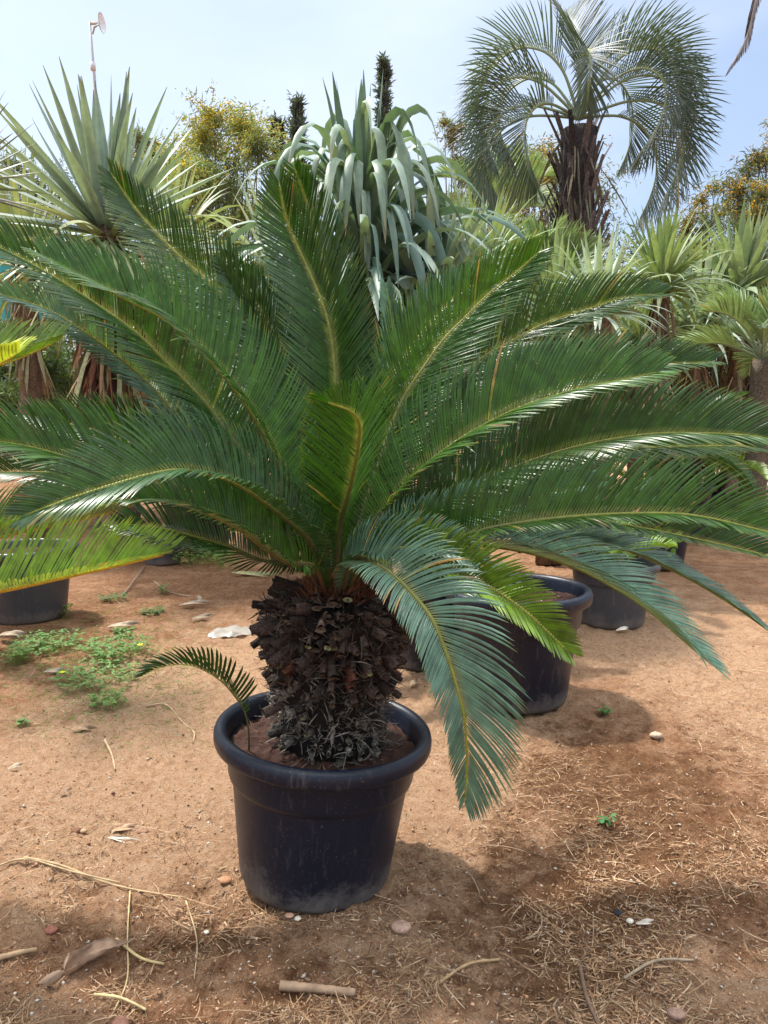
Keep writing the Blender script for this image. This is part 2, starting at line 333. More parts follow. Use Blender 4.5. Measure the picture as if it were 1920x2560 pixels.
# ------------------------------------------------------------------ cycad frond
def cyc_profile(t, l0=.06):
    return np.interp(t, [0, l0, l0 + .05, .22, .4, .62, .82, .93, 1], [0, .16, .30, .62, .92, 1, .76, .5, .22])
DARK = np.array([.026, .070, .010]); MIDG = np.array([.038, .100, .012]); BLUE = np.array([.065, .125, .085]); YEL = np.array([.30, .36, .03]); LIME = np.array([.15, .25, .03])  # BLUE also paints reflected sky sheen on some main fronds
def frond(mbL, mbR, pts, axis_c=None, Lm=.20, tint=MIDG, n=None, roll=0.0, V=(52, 43), curl=.6, droop=.10, W=.0063, rcol=((.09, .055, .025), (.10, .11, .03), (.28, .29, .03)), rr=(.0078, .002), l0=.10, tipcol=(.22, .22, .03), fa=(90, 66, 32), spacing=.0080, far=None, sc=(1, 1), up=None, jit=1.0):
    c, Ln = spline(pts, 80)
    m = len(c); T = nrm(np.gradient(c, axis=0))
    a = c[0] if axis_c is None else np.asarray(axis_c)
    rad = (c[int(m * .75)] - a); rad[2] = 0
    if np.linalg.norm(rad) < .12: rad = (c[-1] - a) * np.array([1, 1, 0])
    rad = nrm(rad); B0 = np.cross(rad, [0, 0, 1])
    Nn = nrm(np.cross(B0, T)); B = nrm(np.cross(T, Nn))
    if far is not None: roll = far * np.clip(B0[1] * 1.5, -1, 1) + roll
    cr, sr = math.cos(roll), math.sin(roll); B, Nn = B * cr + Nn * sr, Nn * cr - B * sr
    n = n or max(30, int(Ln / spacing))
    rc = np.array(rcol); ft = np.linspace(0, 1, m)
    col = np.stack([np.interp(ft, [0, .35, .9], rc[:, k]) for k in range(3)], 1)
    tube(mbR, c[:-1], np.interp(ft, [0, .05, 1], [rr[0] * 1.5, rr[0], rr[1]])[:-1], col[:-1], 6, .8)
    for side in (1, -1):
        t = np.linspace(l0, .995, n) + rng.normal(0, .0004, n) * jit; t = np.clip(t, l0, .998)
        keep = rng.random(n) > .02; t = t[keep]; k = len(t)
        f = t * (m - 1); lo = np.clip(f.astype(int), 0, m - 2); fr = (f - lo)[:, None]
        g = lambda A: A[lo] * (1 - fr) + A[lo + 1] * fr
        p, TT, BB, NN = g(c), nrm(g(T)), nrm(g(B)), nrm(g(Nn))
        ang = np.radians(np.interp(t, [0, .35, .8, 1], [fa[0], fa[1], (fa[1] + fa[2]) / 2, fa[2]]) + rng.normal(0, .9 * jit, k))
        v = np.radians(np.interp(t, [0, .5, 1], [V[0], V[1], V[1]]) + rng.normal(0, 1.3 * jit, k))
        sdir = BB * (side * np.cos(v))[:, None] + NN * np.sin(v)[:, None]
        d = TT * np.cos(ang)[:, None] + sdir * np.sin(ang)[:, None]
        nearr = (side * (1 if roll > 0 else -1) < 0) * (abs(roll) > .3)
        bend = TT * .35 * curl + NN * (-.55 * curl) * (1.5 if nearr else .8) + np.array([0, 0, -droop]) + rng.normal(0, .025 * jit, (k, 3)) + (rng.random((k, 1)) > .96) * rng.normal(0, .3, (k, 3))
        L = Lm * (sc[0] if side > 0 else sc[1]) * cyc_profile(t, l0) * (1 + rng.normal(0, .035 * jit, k)) + .006
        rv = rng.random(k)[:, None, None, None]; tb = np.interp(t, [0, .5, 1], [.92, 1, 1.12])[:, None, None, None]
        tc_ = np.array(tipcol)
        def colf(s, nn, rv=rv, tb=tb):
            s = s[..., None]; base = tint * (.82 + .36 * rv) * tb
            e = np.clip((s - .90) / .1, 0, 1) * (rv > .35)
            ce = np.clip((.035 - s) / .035, 0, 1)
            o = base * (1 - e * .7) + tc_ * e * .7
            o = o * (1 - ce * .8) + np.array([.26, .26, .08]) * ce * .8
            br = (rv > .975) * np.clip((s - .35 - 20 * (1 - rv)) / .12, 0, 1)
            o = o * (1 - br) + np.array([.20, .12, .05]) * br
            return o + (rv > .992) * np.array([.14, .09, .01])
        strips(mbL, p, d, TT + rng.normal(0, .08, (k, 3)), L, W * (.7 + .3 * L / Lm), bend, k=7, p=1.9, fold=.5, col=colf,
               wprof=lambda s: np.interp(s, [0, .06, .35, .72, .9, 1], [.45, .85, 1, .92, .62, .06]))
    return c

def frond_part(th, pts, name='frond', label=None, **kw):
    L_, R_ = MB(), MB(); frond(L_, R_, pts, **kw)
    f = th.part(name, L_, M_CYC, label=label); th.part('rachis', R_, M_RACH, under=f); return f

# ------------------------------------------------------------------ pots
POTPROF = [(0, 0), (.196, 0), (.209, .006), (.217, .022), (.221, .05), (.250, .285), (.251, .292), (.260, .298), (.264, .31), (.271, .372), (.273, .385)]
def make_pot(name, c, label, mats=(M_POT, M_SOIL), s=1.0, h=1.0, group=None, seg=96, soil=.385, cat='plant pot', gravel=0):
    c = np.array([c[0], c[1], float(ground_z(c[0], c[1])) + .002]) if len(c) == 2 else np.array(c, float)
    th = Thing(name, c, label, cat, group)
    S3 = lambda p: [(r * s, z * s * h) for r, z in p]
    b = MB(); lathe(b, c, S3(POTPROF), seg); lathe(b, c, S3([(.262, .385), (.25, .30), (.246, .28)]), seg); th.part('body', b, mats[0])
    r = MB(); lathe(r, c, S3([(.2735, .383), (.296, .384), (.3045, .389), (.308, .398), (.3085, .415), (.305, .427), (.297, .4345), (.286, .4355), (.277, .430), (.272, .42), (.268, .40), (.263, .383)]), seg); th.part('rim', r, mats[0])
    so_ = MB(); rr = np.linspace(0, 1, 60); tt = np.linspace(0, 2 * np.pi, 160, endpoint=False); RR, TT = np.meshgrid(rr, tt, indexing='ij')
    x = RR * .264 * s * np.cos(TT); y = RR * .264 * s * np.sin(TT); z = soil * s * h + fbm(x * 18 + 3, y * 18 + c[0], 3) * .008 * s + fbm(x * 70 + 3, y * 70 + c[0], 3) * .005 + .01 * s * (1 - RR) - .004
    i_ = np.arange(RR.size).reshape(RR.shape); j_ = np.roll(i_, -1, 1)
    so_.add(np.stack([x, y, z], -1) + c, np.stack([i_[:-1], i_[1:], j_[1:], j_[:-1]], -1)); th.part('potting_soil', so_, mats[1])
    if gravel:
        g = MB(); stones(g, c + np.array([0, 0, soil * s * h + .004]), gravel, .23 * s, .004, .012, ((.30, .25, .2), (.15, .1, .07), (.4, .38, .34)))
        tag(th.part('gravel', g, M_STONE), kind='stuff')
    return th, c
OCT = np.array([[0, 0, 1], [0, 0, -1], [1, 0, 0], [-1, 0, 0], [0, 1, 0], [0, -1, 0.]]); OCF = [(0, 2, 4), (0, 4, 3), (0, 3, 5), (0, 5, 2), (1, 4, 2), (1, 3, 4), (1, 5, 3), (1, 2, 5)]
def stones(mbx, c, n, rad, lo, hi, cols, zf=None):
    r = rad * np.sqrt(rng.random(n)); a = rng.random(n) * 6.28
    p = np.stack([c[0] + r * np.cos(a), c[1] + r * np.sin(a), np.full(n, c[2])], 1)
    stones_at(mbx, p, rnd(n, lo, hi), cols)
def stones_at(mbx, p, size, cols):
    n = len(p); sc = size[:, None] * rng.uniform(.5, 1.1, (n, 3)) / 2
    a = rng.random(n) * 6.28; v = OCT[None] * sc[:, None] * rng.uniform(.75, 1.25, (n, 6, 1))
    ca, sa_ = np.cos(a)[:, None], np.sin(a)[:, None]
    v = np.stack([v[..., 0] * ca - v[..., 1] * sa_, v[..., 0] * sa_ + v[..., 1] * ca, v[..., 2] * .7], -1) + p[:, None]
    cc = np.array(cols)[rng.integers(0, len(cols), n)] * rng.uniform(.8, 1.2, (n, 1))
    f = (np.arange(n)[:, None, None] * 6 + np.array(OCF)[None]).reshape(-1, 3)
    mbx.add(v, f3=f, c=np.repeat(cc, 6, 0))

POT, pc = make_pot('plant_pot', (-.203, 2.04), 'black plastic nursery pot in the foreground, holding the big sago cycad, dusty at its foot', group='plastic nursery pots', seg=128, s=.995, h=1.035)
POT.o.rotation_euler = (0, R(4.2), 0); POT.o.location.z += .006      # the pot leans a little to the right

# ------------------------------------------------------------------ main cycad trunk
def cycad_trunk(c, H, prof, nst, seed=1, dense=1.0, fib=900):
    """dark core, spiral of cut leaf bases, grey fibres"""
    t = MB(); hh = np.linspace(0, 1, 30); rc = np.interp(hh, prof[0], prof[1])
    pr = [(r, h * H) for r, h in zip(rc, hh)]
    lathe(t, c, pr, 40, (.012, .009, .007)); 
    for k in range(nst):
        if (k + .5) / nst < .45 and random.random() < .25: continue
        u = (k + .5) / nst; u = u ** .93; ga = k * 2.39996 + random.gauss(0, .07)
        z = u * H * .97; r = np.interp(u, prof[0], prof[1]) * .93
        out = np.array([math.cos(ga), math.sin(ga), 0]); top = u + random.gauss(0, .1) > .55
        L = random.uniform(.045, .085) if top else random.uniform(.02, .05)
        if random.random() < .12: L *= 1.35
        up_ = random.uniform(-.15, .35) + (u - .5) * .9
        if top and u < .85: up_ = random.uniform(-.55, .25)
        side = np.cross(out, [0, 0, 1]) * random.gauss(0, .32)
        d = nrm(out + np.array([0, 0, up_ if top else up_ + .35]) + side * (1 if top else .5))
        p0 = np.array(c) + out * (r - .01) + np.array([0, 0, z])
        wd = random.uniform(.008, .0135) * (1.3 if top else 1.1); 
        if top: cb = np.array([.070, .048, .038]) * random.uniform(.25, 1.5)
        else: cb = np.array([.20, .175, .14]) * random.uniform(.1, 1.0); wd *= random.uniform(.75, 1.0)
        if .45 < u < .7 and random.random() < .2: cb = np.array([.12, .045, .028])
        ce = np.array([.17, .12, .08]) * random.uniform(.3, 1.0) if random.random() < .9 else np.array([.27, .27, .13])
        pts = [p0, p0 + d * L * .5 + np.array([0, 0, random.uniform(-.004, .004)]), p0 + d * L]
        bent = nrm(d + np.array([0, 0, -.3])); pts[2] = pts[1] + bent * L * .5
        tube(t, pts, [wd * 1.3, wd, wd * .92], np.array([cb * .3, cb, cb * 2.2]) if not top else np.array([cb * .6, cb, cb * 1.2]), 8, .64 if top else .6, cap=False, wob=.11)
        e = pts[2]; A = nrm(np.cross(bent, [0, 0, 1])); Bb = np.cross(A, bent); th = np.linspace(0, 6.283, 7, endpoint=False)
        ring = [e + A * math.cos(q) * wd * .9 * random.uniform(.75, 1.1) + Bb * math.sin(q) * wd * .46 + bent * random.uniform(-.4, .5) * wd for q in th]
        t.add(np.array(ring + [e - bent * wd * .45]), f3=[(7, q, (q + 1) % 7) for q in range(7)], c=np.array([ce] * 7 + [ce * .35]))
        # torn fibres at the cut end
        if random.random() < .9:
            m = random.randint(3, 8); b0 = np.tile(pts[1], (m, 1)) + rng.normal(0, wd * .5, (m, 3))
            strips(t, b0, np.tile(d, (m, 1)) + rng.normal(0, .35, (m, 3)), nrm(rng.normal(0, 1, (m, 3))), rnd(m, .012, .05), rnd(m, .0016, .0055), rng.normal(0, .6, (m, 3)), k=3, fold=.1, col=np.array(cb) * 1.5 + .02)
    n = fib; u = rng.random(n) ** .75; a = rng.random(n) * 6.283; r = np.interp(u, prof[0], prof[1]) + rng.uniform(0, .035, n)
    o = np.stack([np.cos(a), np.sin(a), 0 * a], 1); p = np.array(c) + o * r[:, None]; p[:, 2] += u * H
    d = nrm(o * rng.uniform(.0, 1.0, (n, 1)) + rng.normal(0, .6, (n, 3)))
    g = rng.random((n, 1)); cc = np.array([.26, .235, .20]) * (1 - g) + np.array([.06, .035, .025]) * g; cc = np.where((u + rng.normal(0, .12, n) > .65)[:, None], cc * np.array([.62, .5, .44]), cc)
    strips(t, p, d, nrm(rng.normal(0, 1, (n, 3))), rnd(n, .02, .07), rnd(n, .0012, .0042), rng.normal(0, .5, (n, 3)), k=4, fold=.15, col=cc)
    return t
TR = np.array([-.160, 2.04, pc[2] + .376])
CY = Thing('cycad', TR, 'large dark green sago cycad filling the middle, shaggy trunk standing in the foreground pot', 'cycad', None)
tp = ([0, .12, .3, .45, .6, .72, .84, .93, 1], [.128, .138, .140, .142, .150, .165, .170, .128, .035])
CY.part('trunk', cycad_trunk(TR, .48, tp, 620, fib=1900), M_STUB).rotation_euler = (0, R(3.5), 0)
# woolly rust-brown crown between the leaf stalks
w_ = MB(); n = 2200; a = rng.random(n) * 6.283; r = np.sqrt(rng.random(n)) * .105; top = TR + np.array([.026, 0, .435])
p = np.stack([top[0] + r * np.cos(a), top[1] + r * np.sin(a), top[2] + .055 * (1 - (r / .105) ** 2)], 1)
d = np.stack([np.cos(a) * .9, np.sin(a) * .9, 1 + 0 * a], 1) + rng.normal(0, .35, (n, 3)); g = rng.random((n, 1))
strips(w_, p, d, nrm(rng.normal(0, 1, (n, 3))), rnd(n, .015, .06), rnd(n, .002, .008), rng.normal(0, .3, (n, 3)), k=3, fold=.3, col=np.array([.27, .115, .055]) * g + np.array([.12, .05, .03]) * (1 - g))
CY.part('crown_wool', w_, M_DRY)

TOP = TR + np.array([.026, 0, .45]); AX = TOP.copy()
def F(pts, start=None, **kw):
    q = [P(*a) for a in pts]; f = q[0]
    h = (f - TOP) * np.array([1, 1, 0]); h = h / (np.linalg.norm(h) + 1e-6)
    s0 = TOP + h * .05 + np.array([0, 0, -.01])
    q = [s0] + q
    return frond_part(CY, q, axis_c=AX, **kw)
F([(752,1280,2.0),(694,1160,1.97),(636,1045,1.95),(550,930,1.92),(434,814,1.88),(318,750,1.85),(203,692,1.82),(106,640,1.80)], tint=MIDG, Lm=0.213, far=.8)
F([(735,1290,2.12),(613,1143,2.15),(521,1016,2.15),(405,895,2.13),(318,814,2.1),(145,698,2.05),(0,620,2.0),(-90,590,1.98)], tint=DARK*1.1, Lm=0.209, far=.8)
F([(782,1250,2.2),(725,1030,2.35),(655,860,2.45),(560,740,2.5),(445,636,2.55),(347,532,2.6),(276,430,2.6)], tint=DARK, Lm=0.219, far=.8)
F([(836,1280,2.15),(842,1080,2.25),(836,906,2.3),(813,778,2.32),(762,655,2.35),(720,560,2.35),(697,450,2.32)], tint=DARK, Lm=0.219, far=.8)
F([(842,1240,2.2),(846,1000,2.4),(838,800,2.5),(800,620,2.55),(765,500,2.55),(735,415,2.5)], tint=DARK*.95, Lm=0.209, far=.8)
F([(850,1330,1.95),(868,1250,1.86),(885,1178,1.76),(898,1100,1.64),(897,1055,1.55),(872,1026,1.46),(822,1008,1.40)], tint=DARK*1.05, Lm=0.174, far=.8)
F([(895,1320,2.1),(955,1130,2.2),(1000,1010,2.27),(1055,924,2.3),(1111,846,2.33),(1166,791,2.35),(1222,735,2.36),(1290,682,2.35),(1350,628,2.33)], tint=MIDG*1.05, Lm=0.219, far=.8)
F([(915,1335,2.0),(977,1253,1.98),(1047,1178,1.97),(1134,1109,1.95),(1220,1057,1.93),(1307,1016,1.91),(1394,987,1.9),(1481,964,1.88),(1573,947,1.87),(1650,930,1.86)], tint=MIDG, Lm=0.213, far=.8)
F([(905,1310,2.15),(1000,1130,2.3),(1162,930,2.45),(1278,854,2.5),(1365,808,2.52),(1469,773,2.52),(1560,745,2.5),(1660,735,2.5)], tint=DARK, Lm=0.199, far=.8)
F([(910,1330,2.12),(1050,1180,2.25),(1250,1030,2.3),(1450,945,2.35),(1620,915,2.35),(1780,905,2.3)], tint=DARK, Lm=0.199, far=.8)
F([(930,1350,2.05),(1080,1270,2.05),(1190,1215,2.05),(1307,1160,2.05),(1423,1122,2.02),(1538,1097,2.0),(1654,1083,1.97),(1770,1083,1.95),(1886,1090,1.9),(1970,1110,1.88)], tint=DARK, Lm=0.209, far=.8)
F([(930,1355,2.2),(1200,1230,2.35),(1450,1138,2.4),(1600,1120,2.4),(1830,1115,2.35),(1900,1122,2.35)], tint=DARK, Lm=0.189, far=.8)
F([(930,1380,1.95),(1050,1365,1.9),(1150,1342,1.86),(1250,1315,1.83),(1423,1292,1.8),(1600,1283,1.77),(1741,1289,1.74),(1920,1330,1.7),(1990,1350,1.7)], tint=MIDG, Lm=0.199, far=.8, sc=(.5, 1))
F([(950,1370,2.1),(1200,1310,2.2),(1440,1298,2.2),(1624,1323,2.15),(1809,1363,2.1),(1960,1400,2.05)], tint=DARK, Lm=0.178, far=.8, sc=(.5, 1))
F([(905,1398,1.92),(1018,1395,1.8),(1134,1425,1.72),(1220,1465,1.68),(1307,1523,1.64),(1365,1575,1.62),(1423,1632,1.6)], tint=LIME*.75, Lm=0.134, V=(60, 55), fa=(86, 66, 40), droop=0, far=.8)
F([(930,1390,2.0),(1100,1360,1.95),(1278,1373,1.9),(1423,1413,1.85),(1538,1471,1.8),(1625,1529,1.77),(1712,1604,1.74),(1790,1670,1.72)], tint=BLUE*1.7, Lm=0.19, far=.15, V=(45, 32), fa=(80, 50, 22), W=.0058)
F([(980,1370,2.15),(1300,1340,2.2),(1538,1367,2.15),(1712,1442,2.1),(1828,1511,2.05),(1940,1590,2.0)], tint=BLUE*1.1, Lm=0.13, far=.3, V=(40, 28), fa=(80, 48, 20), W=.006)
F([(880,1408,1.88),(960,1420,1.72),(1064,1523,1.6),(1110,1616,1.56),(1140,1708,1.54),(1162,1800,1.53),(1167,1920,1.55),(1160,2005,1.57)], tint=BLUE*1.45, Lm=0.184, V=(48, 30), l0=.03, roll=-.6, sc=(.5, 1.08), fa=(88, 62, 26), spacing=.0064, W=.0058, droop=.5, curl=.2)
F([(735,1320,2.15),(640,1240,2.2),(555,1160,2.2),(463,1068,2.2),(376,964,2.2),(289,889,2.15),(203,825,2.1),(116,773,2.1),(0,738,2.05),(-80,720,2.0)], tint=BLUE*1.35, Lm=0.129, far=.8)  # sky sheen of the upper leaf side put into the tint
F([(740,1350,2.0),(600,1300,1.95),(480,1235,1.9),(380,1190,1.86),(278,1166,1.82),(174,1143,1.8),(87,1120,1.78),(0,1105,1.75),(-100,1100,1.7)], tint=MIDG, Lm=0.199, far=.8)
F([(785,1370,1.92),(690,1280,1.8),(580,1205,1.7),(463,1175,1.62),(376,1185,1.58),(270,1215,1.54),(150,1255,1.5),(60,1290,1.48)], tint=DARK*.8+BLUE*.3, Lm=0.169, far=.8)
F([(790,1420,1.92),(724,1410,1.86),(660,1370,1.8),(600,1325,1.75),(520,1285,1.72),(420,1255,1.7),(330,1250,1.68)], tint=DARK, Lm=0.139, rcol=((.12,.06,.03),(.12,.09,.03),(.2,.2,.03)), far=.8)
F([(760,1420,2.05),(650,1400,2.0),(575,1367,2.0),(500,1345,2.0),(400,1320,2.0),(300,1310,2.0)], tint=DARK, Lm=0.149, far=.8)
F([(775,1370,2.02),(698,1320,2.0),(600,1255,2.05),(500,1195,2.1),(400,1140,2.15),(250,1080,2.2),(80,1040,2.2)], tint=DARK, Lm=0.178, far=.8)
F([(775,1385,2.05),(600,1290,2.1),(430,1230,2.15),(250,1190,2.2),(50,1180,2.2),(-80,1190,2.2)], tint=DARK, Lm=0.175, far=.8)
F([(825,1300,2.3),(775,1000,2.6),(735,800,2.8),(690,665,2.85)], tint=BLUE*1.3, Lm=0.169, far=.8)
F([(895,1250,2.4),(950,1030,2.7),(985,860,2.85),(965,710,2.9)], tint=BLUE*1.3, Lm=0.139, far=.8)
F([(745,1300,2.3),(600,1120,2.55),(480,1000,2.65),(400,955,2.7)], tint=BLUE*1.3, Lm=0.159, far=.8)  # bluish sky reflection put into the leaf colour
F([(960,1350,1.98),(1120,1305,2.0),(1250,1265,2.02),(1400,1225,2.04),(1500,1205,2.05)], tint=BLUE*1.9, Lm=0.12, far=.8)  # silvery tint stands for sky reflected on the glossy leaf tops
F([(800,1200,2.2),(770,1050,2.35),(720,900,2.45),(640,760,2.5),(560,650,2.5)], tint=DARK, Lm=0.199, far=.8)
F([(870,1230,2.2),(930,1030,2.35),(1040,850,2.5),(1140,740,2.6),(1230,690,2.6)], tint=DARK, Lm=0.199, far=.8)
F([(910,1390,1.9),(1000,1370,1.8),(1100,1370,1.74),(1190,1400,1.7)], tint=BLUE, Lm=0.110, far=.8)

# ------------------------------------------------------------------ the seedling leaf in the front pot
PU = Thing('cycad_sucker', (*P(620, 1845, 1.95)[:2], pc[2] + .38), 'single small arching leaf growing from the soil of the foreground pot', 'cycad sucker')
frond_part(PU, [PU.loc, P(622,1830,1.93), P(612,1780,1.92), P(590,1745,1.9), P(555,1705,1.88), P(510,1676,1.86), P(465,1662,1.84), P(400,1668,1.82), P(355,1690,1.8)], Lm=.085, tint=DARK*.9, n=34, W=.0075, l0=.32, V=(60, 45), rr=(.0028, .001), droop=.05, roll=-.2)

# ------------------------------------------------------------------ pot debris
exec_objs = []
def dtube(name, label, cat, pts, r0, r1, col, mat_=None, sides=7, squash=1.0, wob=.1):
    b = MB(); c, _ = spline(pts, 24); rad = np.interp(np.linspace(0, 1, 24), [0, 1], [r0, r1])
    tube(b, c, rad, col, sides, squash, wob=wob); o = b.build(name, mat_ or M_DRY, None, tuple(c[0])); return tag(o, label, cat)

# ------------------------------------------------------------------ neighbouring pots
POT2, p2 = make_pot('plant_pot', (G(1290, 1665)[0] * .985 - .07, 3.42), 'large black nursery pot right behind the cycad, with a young plant and gravel', group='plastic nursery pots', s=1.1, h=1.12, gravel=160)
POT3, p3 = make_pot('plant_pot', (1.50, 4.8), 'grey weathered pot lying low behind the large black pot', mats=(M_POTG, M_SOIL), group='plastic nursery pots', s=.95)
POT4, p4 = make_pot('plant_pot', (1.74, 5.5), 'pale grey pot with green weeds spilling over its rim, right of centre', mats=(M_POTG, M_SOIL), group='plastic nursery pots', s=1.05, gravel=120)
POT5, p5 = make_pot('plant_pot', (2.50, 6.7), 'dark blue black pot directly right of the pale grey pot', group='plastic nursery pots', s=1.0)
POT6, p6 = make_pot('plant_pot', (-2.4, 4.9), 'dusty grey pot cut by the left edge of the picture', mats=(M_POTG, M_SOIL), group='plastic nursery pots', s=1.12)
POT7, p7 = make_pot('plant_pot', (-2.08, 6.9), 'small grey pot beyond the yellow green leaf tip on the left', mats=(M_POTG, M_SOIL), group='plastic nursery pots', s=.75)
POT8, p8 = make_pot('plant_pot', (-1.78, 7.4), 'black pot half hidden behind green weeds left of the trunk', group='plastic nursery pots', s=.95)
POT9, p9 = make_pot('plant_pot', (3.3, 8.4), 'black pot holding a shaggy brown cycad trunk at the right', group='plastic nursery pots', s=1.4)

# generic potted cycads, each built once and copied
def radial_cycad(name, loc, label, nf, Lf, tint, Lm=.17, trunk=.25, elev=(75, 5), seed=0, n=80, group='cycads standing behind and beside the big one', az=None, tr=.1, W=.0085, ns=160, fib=300):
    loc = np.array(loc, float); th = Thing(name, loc, label, 'cycad', group)
    if trunk > 0: th.part('trunk', cycad_trunk(loc - np.array([0, 0, .02]), trunk + .02, ([0, .4, .8, .95, 1], [tr * .8, tr * .95, tr, tr * .75, .03]), ns, fib=fib), M_STUB)
    top = loc + np.array([0, 0, trunk])
    for k in range(nf):
        a = (az[k] if az else k * 2.4 + random.gauss(0, .15)); e = R(elev[0] + (elev[1] - elev[0]) * (k / max(1, nf - 1)) + random.gauss(0, 4))
        o = np.array([math.cos(a), math.sin(a), 0]); L = Lf * random.uniform(.9, 1.1); pts = [top + o * .03]; q = pts[0].copy(); ee = e
        for j in range(5):
            q = q + (o * math.cos(ee) + np.array([0, 0, math.sin(ee)])) * L / 5; ee -= R(random.uniform(9, 16)); pts.append(q.copy())
        frond_part(th, pts, axis_c=top, Lm=Lm, tint=tint * random.uniform(.85, 1.15), n=n, W=W, roll=random.gauss(0, .12))
    return th
young = radial_cycad('cycad', (p2[0] - .12, p2[1] - .1, p2[2] + .43), 'tiny young cycad with light green leaves sprouting in the large black pot behind', 7, .16, LIME, Lm=.05, trunk=0.0, n=24, elev=(70, 35), W=.006)
yc2 = young.copy((p3[0], p3[1], p3[2] + .37), 1.1, 'young cycad with light green leaves in the grey weathered pot', 'cycads standing behind and beside the big one', 2.2)
young.o['group'] = 'cycads standing behind and beside the big one'
back = radial_cycad('cycad', (p4[0], p4[1], p4[2] + .40), 'low cycad with grey blue leaves in the pale grey pot', 12, .6, BLUE, Lm=.13, trunk=.12, n=60, elev=(60, 0), ns=60)
shaggy = radial_cycad('cycad', (*p9[:2], p9[2] + .5), 'cycad with a thick reddish brown shaggy trunk at the right, far behind', 22, 1.0, MIDG, Lm=.18, trunk=.42, n=80, elev=(65, 0), tr=.26, ns=260, fib=500)
lime_ = radial_cycad('cycad', (2.0, 8.6, .45), 'yellow green cycad glimpsed through the long right fronds', 16, .85, LIME, Lm=.17, trunk=.2, n=80, elev=(70, 10), ns=100)
p10 = make_pot('plant_pot', (2.0, 8.6), 'black pot under the yellow green cycad behind the right fronds', group='plastic nursery pots', s=1.0)
bc = lime_.copy((4.1, 9.2, .45), 1.3, 'cycad with lime green fronds in the right distance beside the shaggy trunked one', 'cycads standing behind and beside the big one')
p11 = make_pot('plant_pot', (4.1, 9.2), 'black pot of the distant lime green cycad at the right', group='plastic nursery pots', s=1.0)
bl = back.copy((.25, 3.95, .47), .7, 'cycad with pale blue green leaves directly behind the big cycad', 'cycads standing behind and beside the big one', 1.15)
p12 = make_pot('plant_pot', (.25, 3.95), 'black pot hidden behind the big cycad', group='plastic nursery pots', s=1.0)

# left neighbour: fronds reach in from the left edge
lp = np.array([-2.05, 2.15, .75])
LN = Thing('cycad', (lp[0], lp[1], .42), 'yellow green cycad whose lit fronds reach in from the left edge', 'cycad', 'cycads standing behind and beside the big one')
LN.part('trunk', cycad_trunk((lp[0], lp[1], .40), .35, ([0, .4, .8, .95, 1], [.1, .12, .13, .09, .03]), 160, fib=200), M_STUB)
YR = ((.55, .30, .015), (.62, .36, .02), (.60, .40, .03)); kw = dict(axis_c=lp, rcol=YR, tipcol=(.45, .36, .03))
frond_part(LN, [lp, P(-420,1530,2.12), P(-200,1515,2.05), P(0,1478,2.0), P(150,1446,1.96), P(300,1412,1.92), P(425,1382,1.9)], far=.45, Lm=.25, tint=np.array([.20, .34, .03]), V=(60, 50), droop=0, W=.0085, spacing=.0115, rr=(.011, .004), sc=(.45, 1), curl=.2, label='bright yellow green frond tip with an orange yellow rachis', **kw)
frond_part(LN, [lp, P(-380,1420,2.2), P(-180,1380,2.2), P(0,1343,2.15), P(145,1312,2.12), P(307,1272,2.1), P(430,1215,2.08)], far=.5, Lm=.2, tint=LIME*.8, roll=.1, V=(55, 50), droop=0, **kw)
frond_part(LN, [lp, P(-420,1150,2.0), P(-250,1030,1.8), P(-130,985,1.6), P(-60,945,1.5), P(50,880,1.42)], far=.3, Lm=.2, tint=YEL*1.15, V=(50, 40), W=.011, spacing=.012, droop=0, label='near yellow frond tip', **kw)
frond_part(LN, [lp, P(-420,1150,2.1), P(-250,1020,2.05), P(-100,945,2.0), P(40,900,1.98), P(150,850,1.96)], far=.7, Lm=.24, tint=LIME*.8, roll=.1, V=(50, 45), droop=0, **kw)
for a, e in ((2.2, 60), (3.0, 40), (3.9, 50), (1.4, 70), (4.7, 35), (5.3, 60)):
    o = np.array([math.cos(a), math.sin(a), 0]); q = lp.copy(); pts = [q.copy()]; ee = R(e)
    for j in range(5): q = q + (o * math.cos(ee) + np.array([0, 0, math.sin(ee)])) * .19; ee -= R(15); pts.append(q.copy())
    frond_part(LN, pts, Lm=.17, tint=LIME * .8, n=70, **kw)
make_pot('plant_pot', (lp[0], lp[1]), 'black pot of the yellow green cycad beyond the left edge', group='plastic nursery pots')

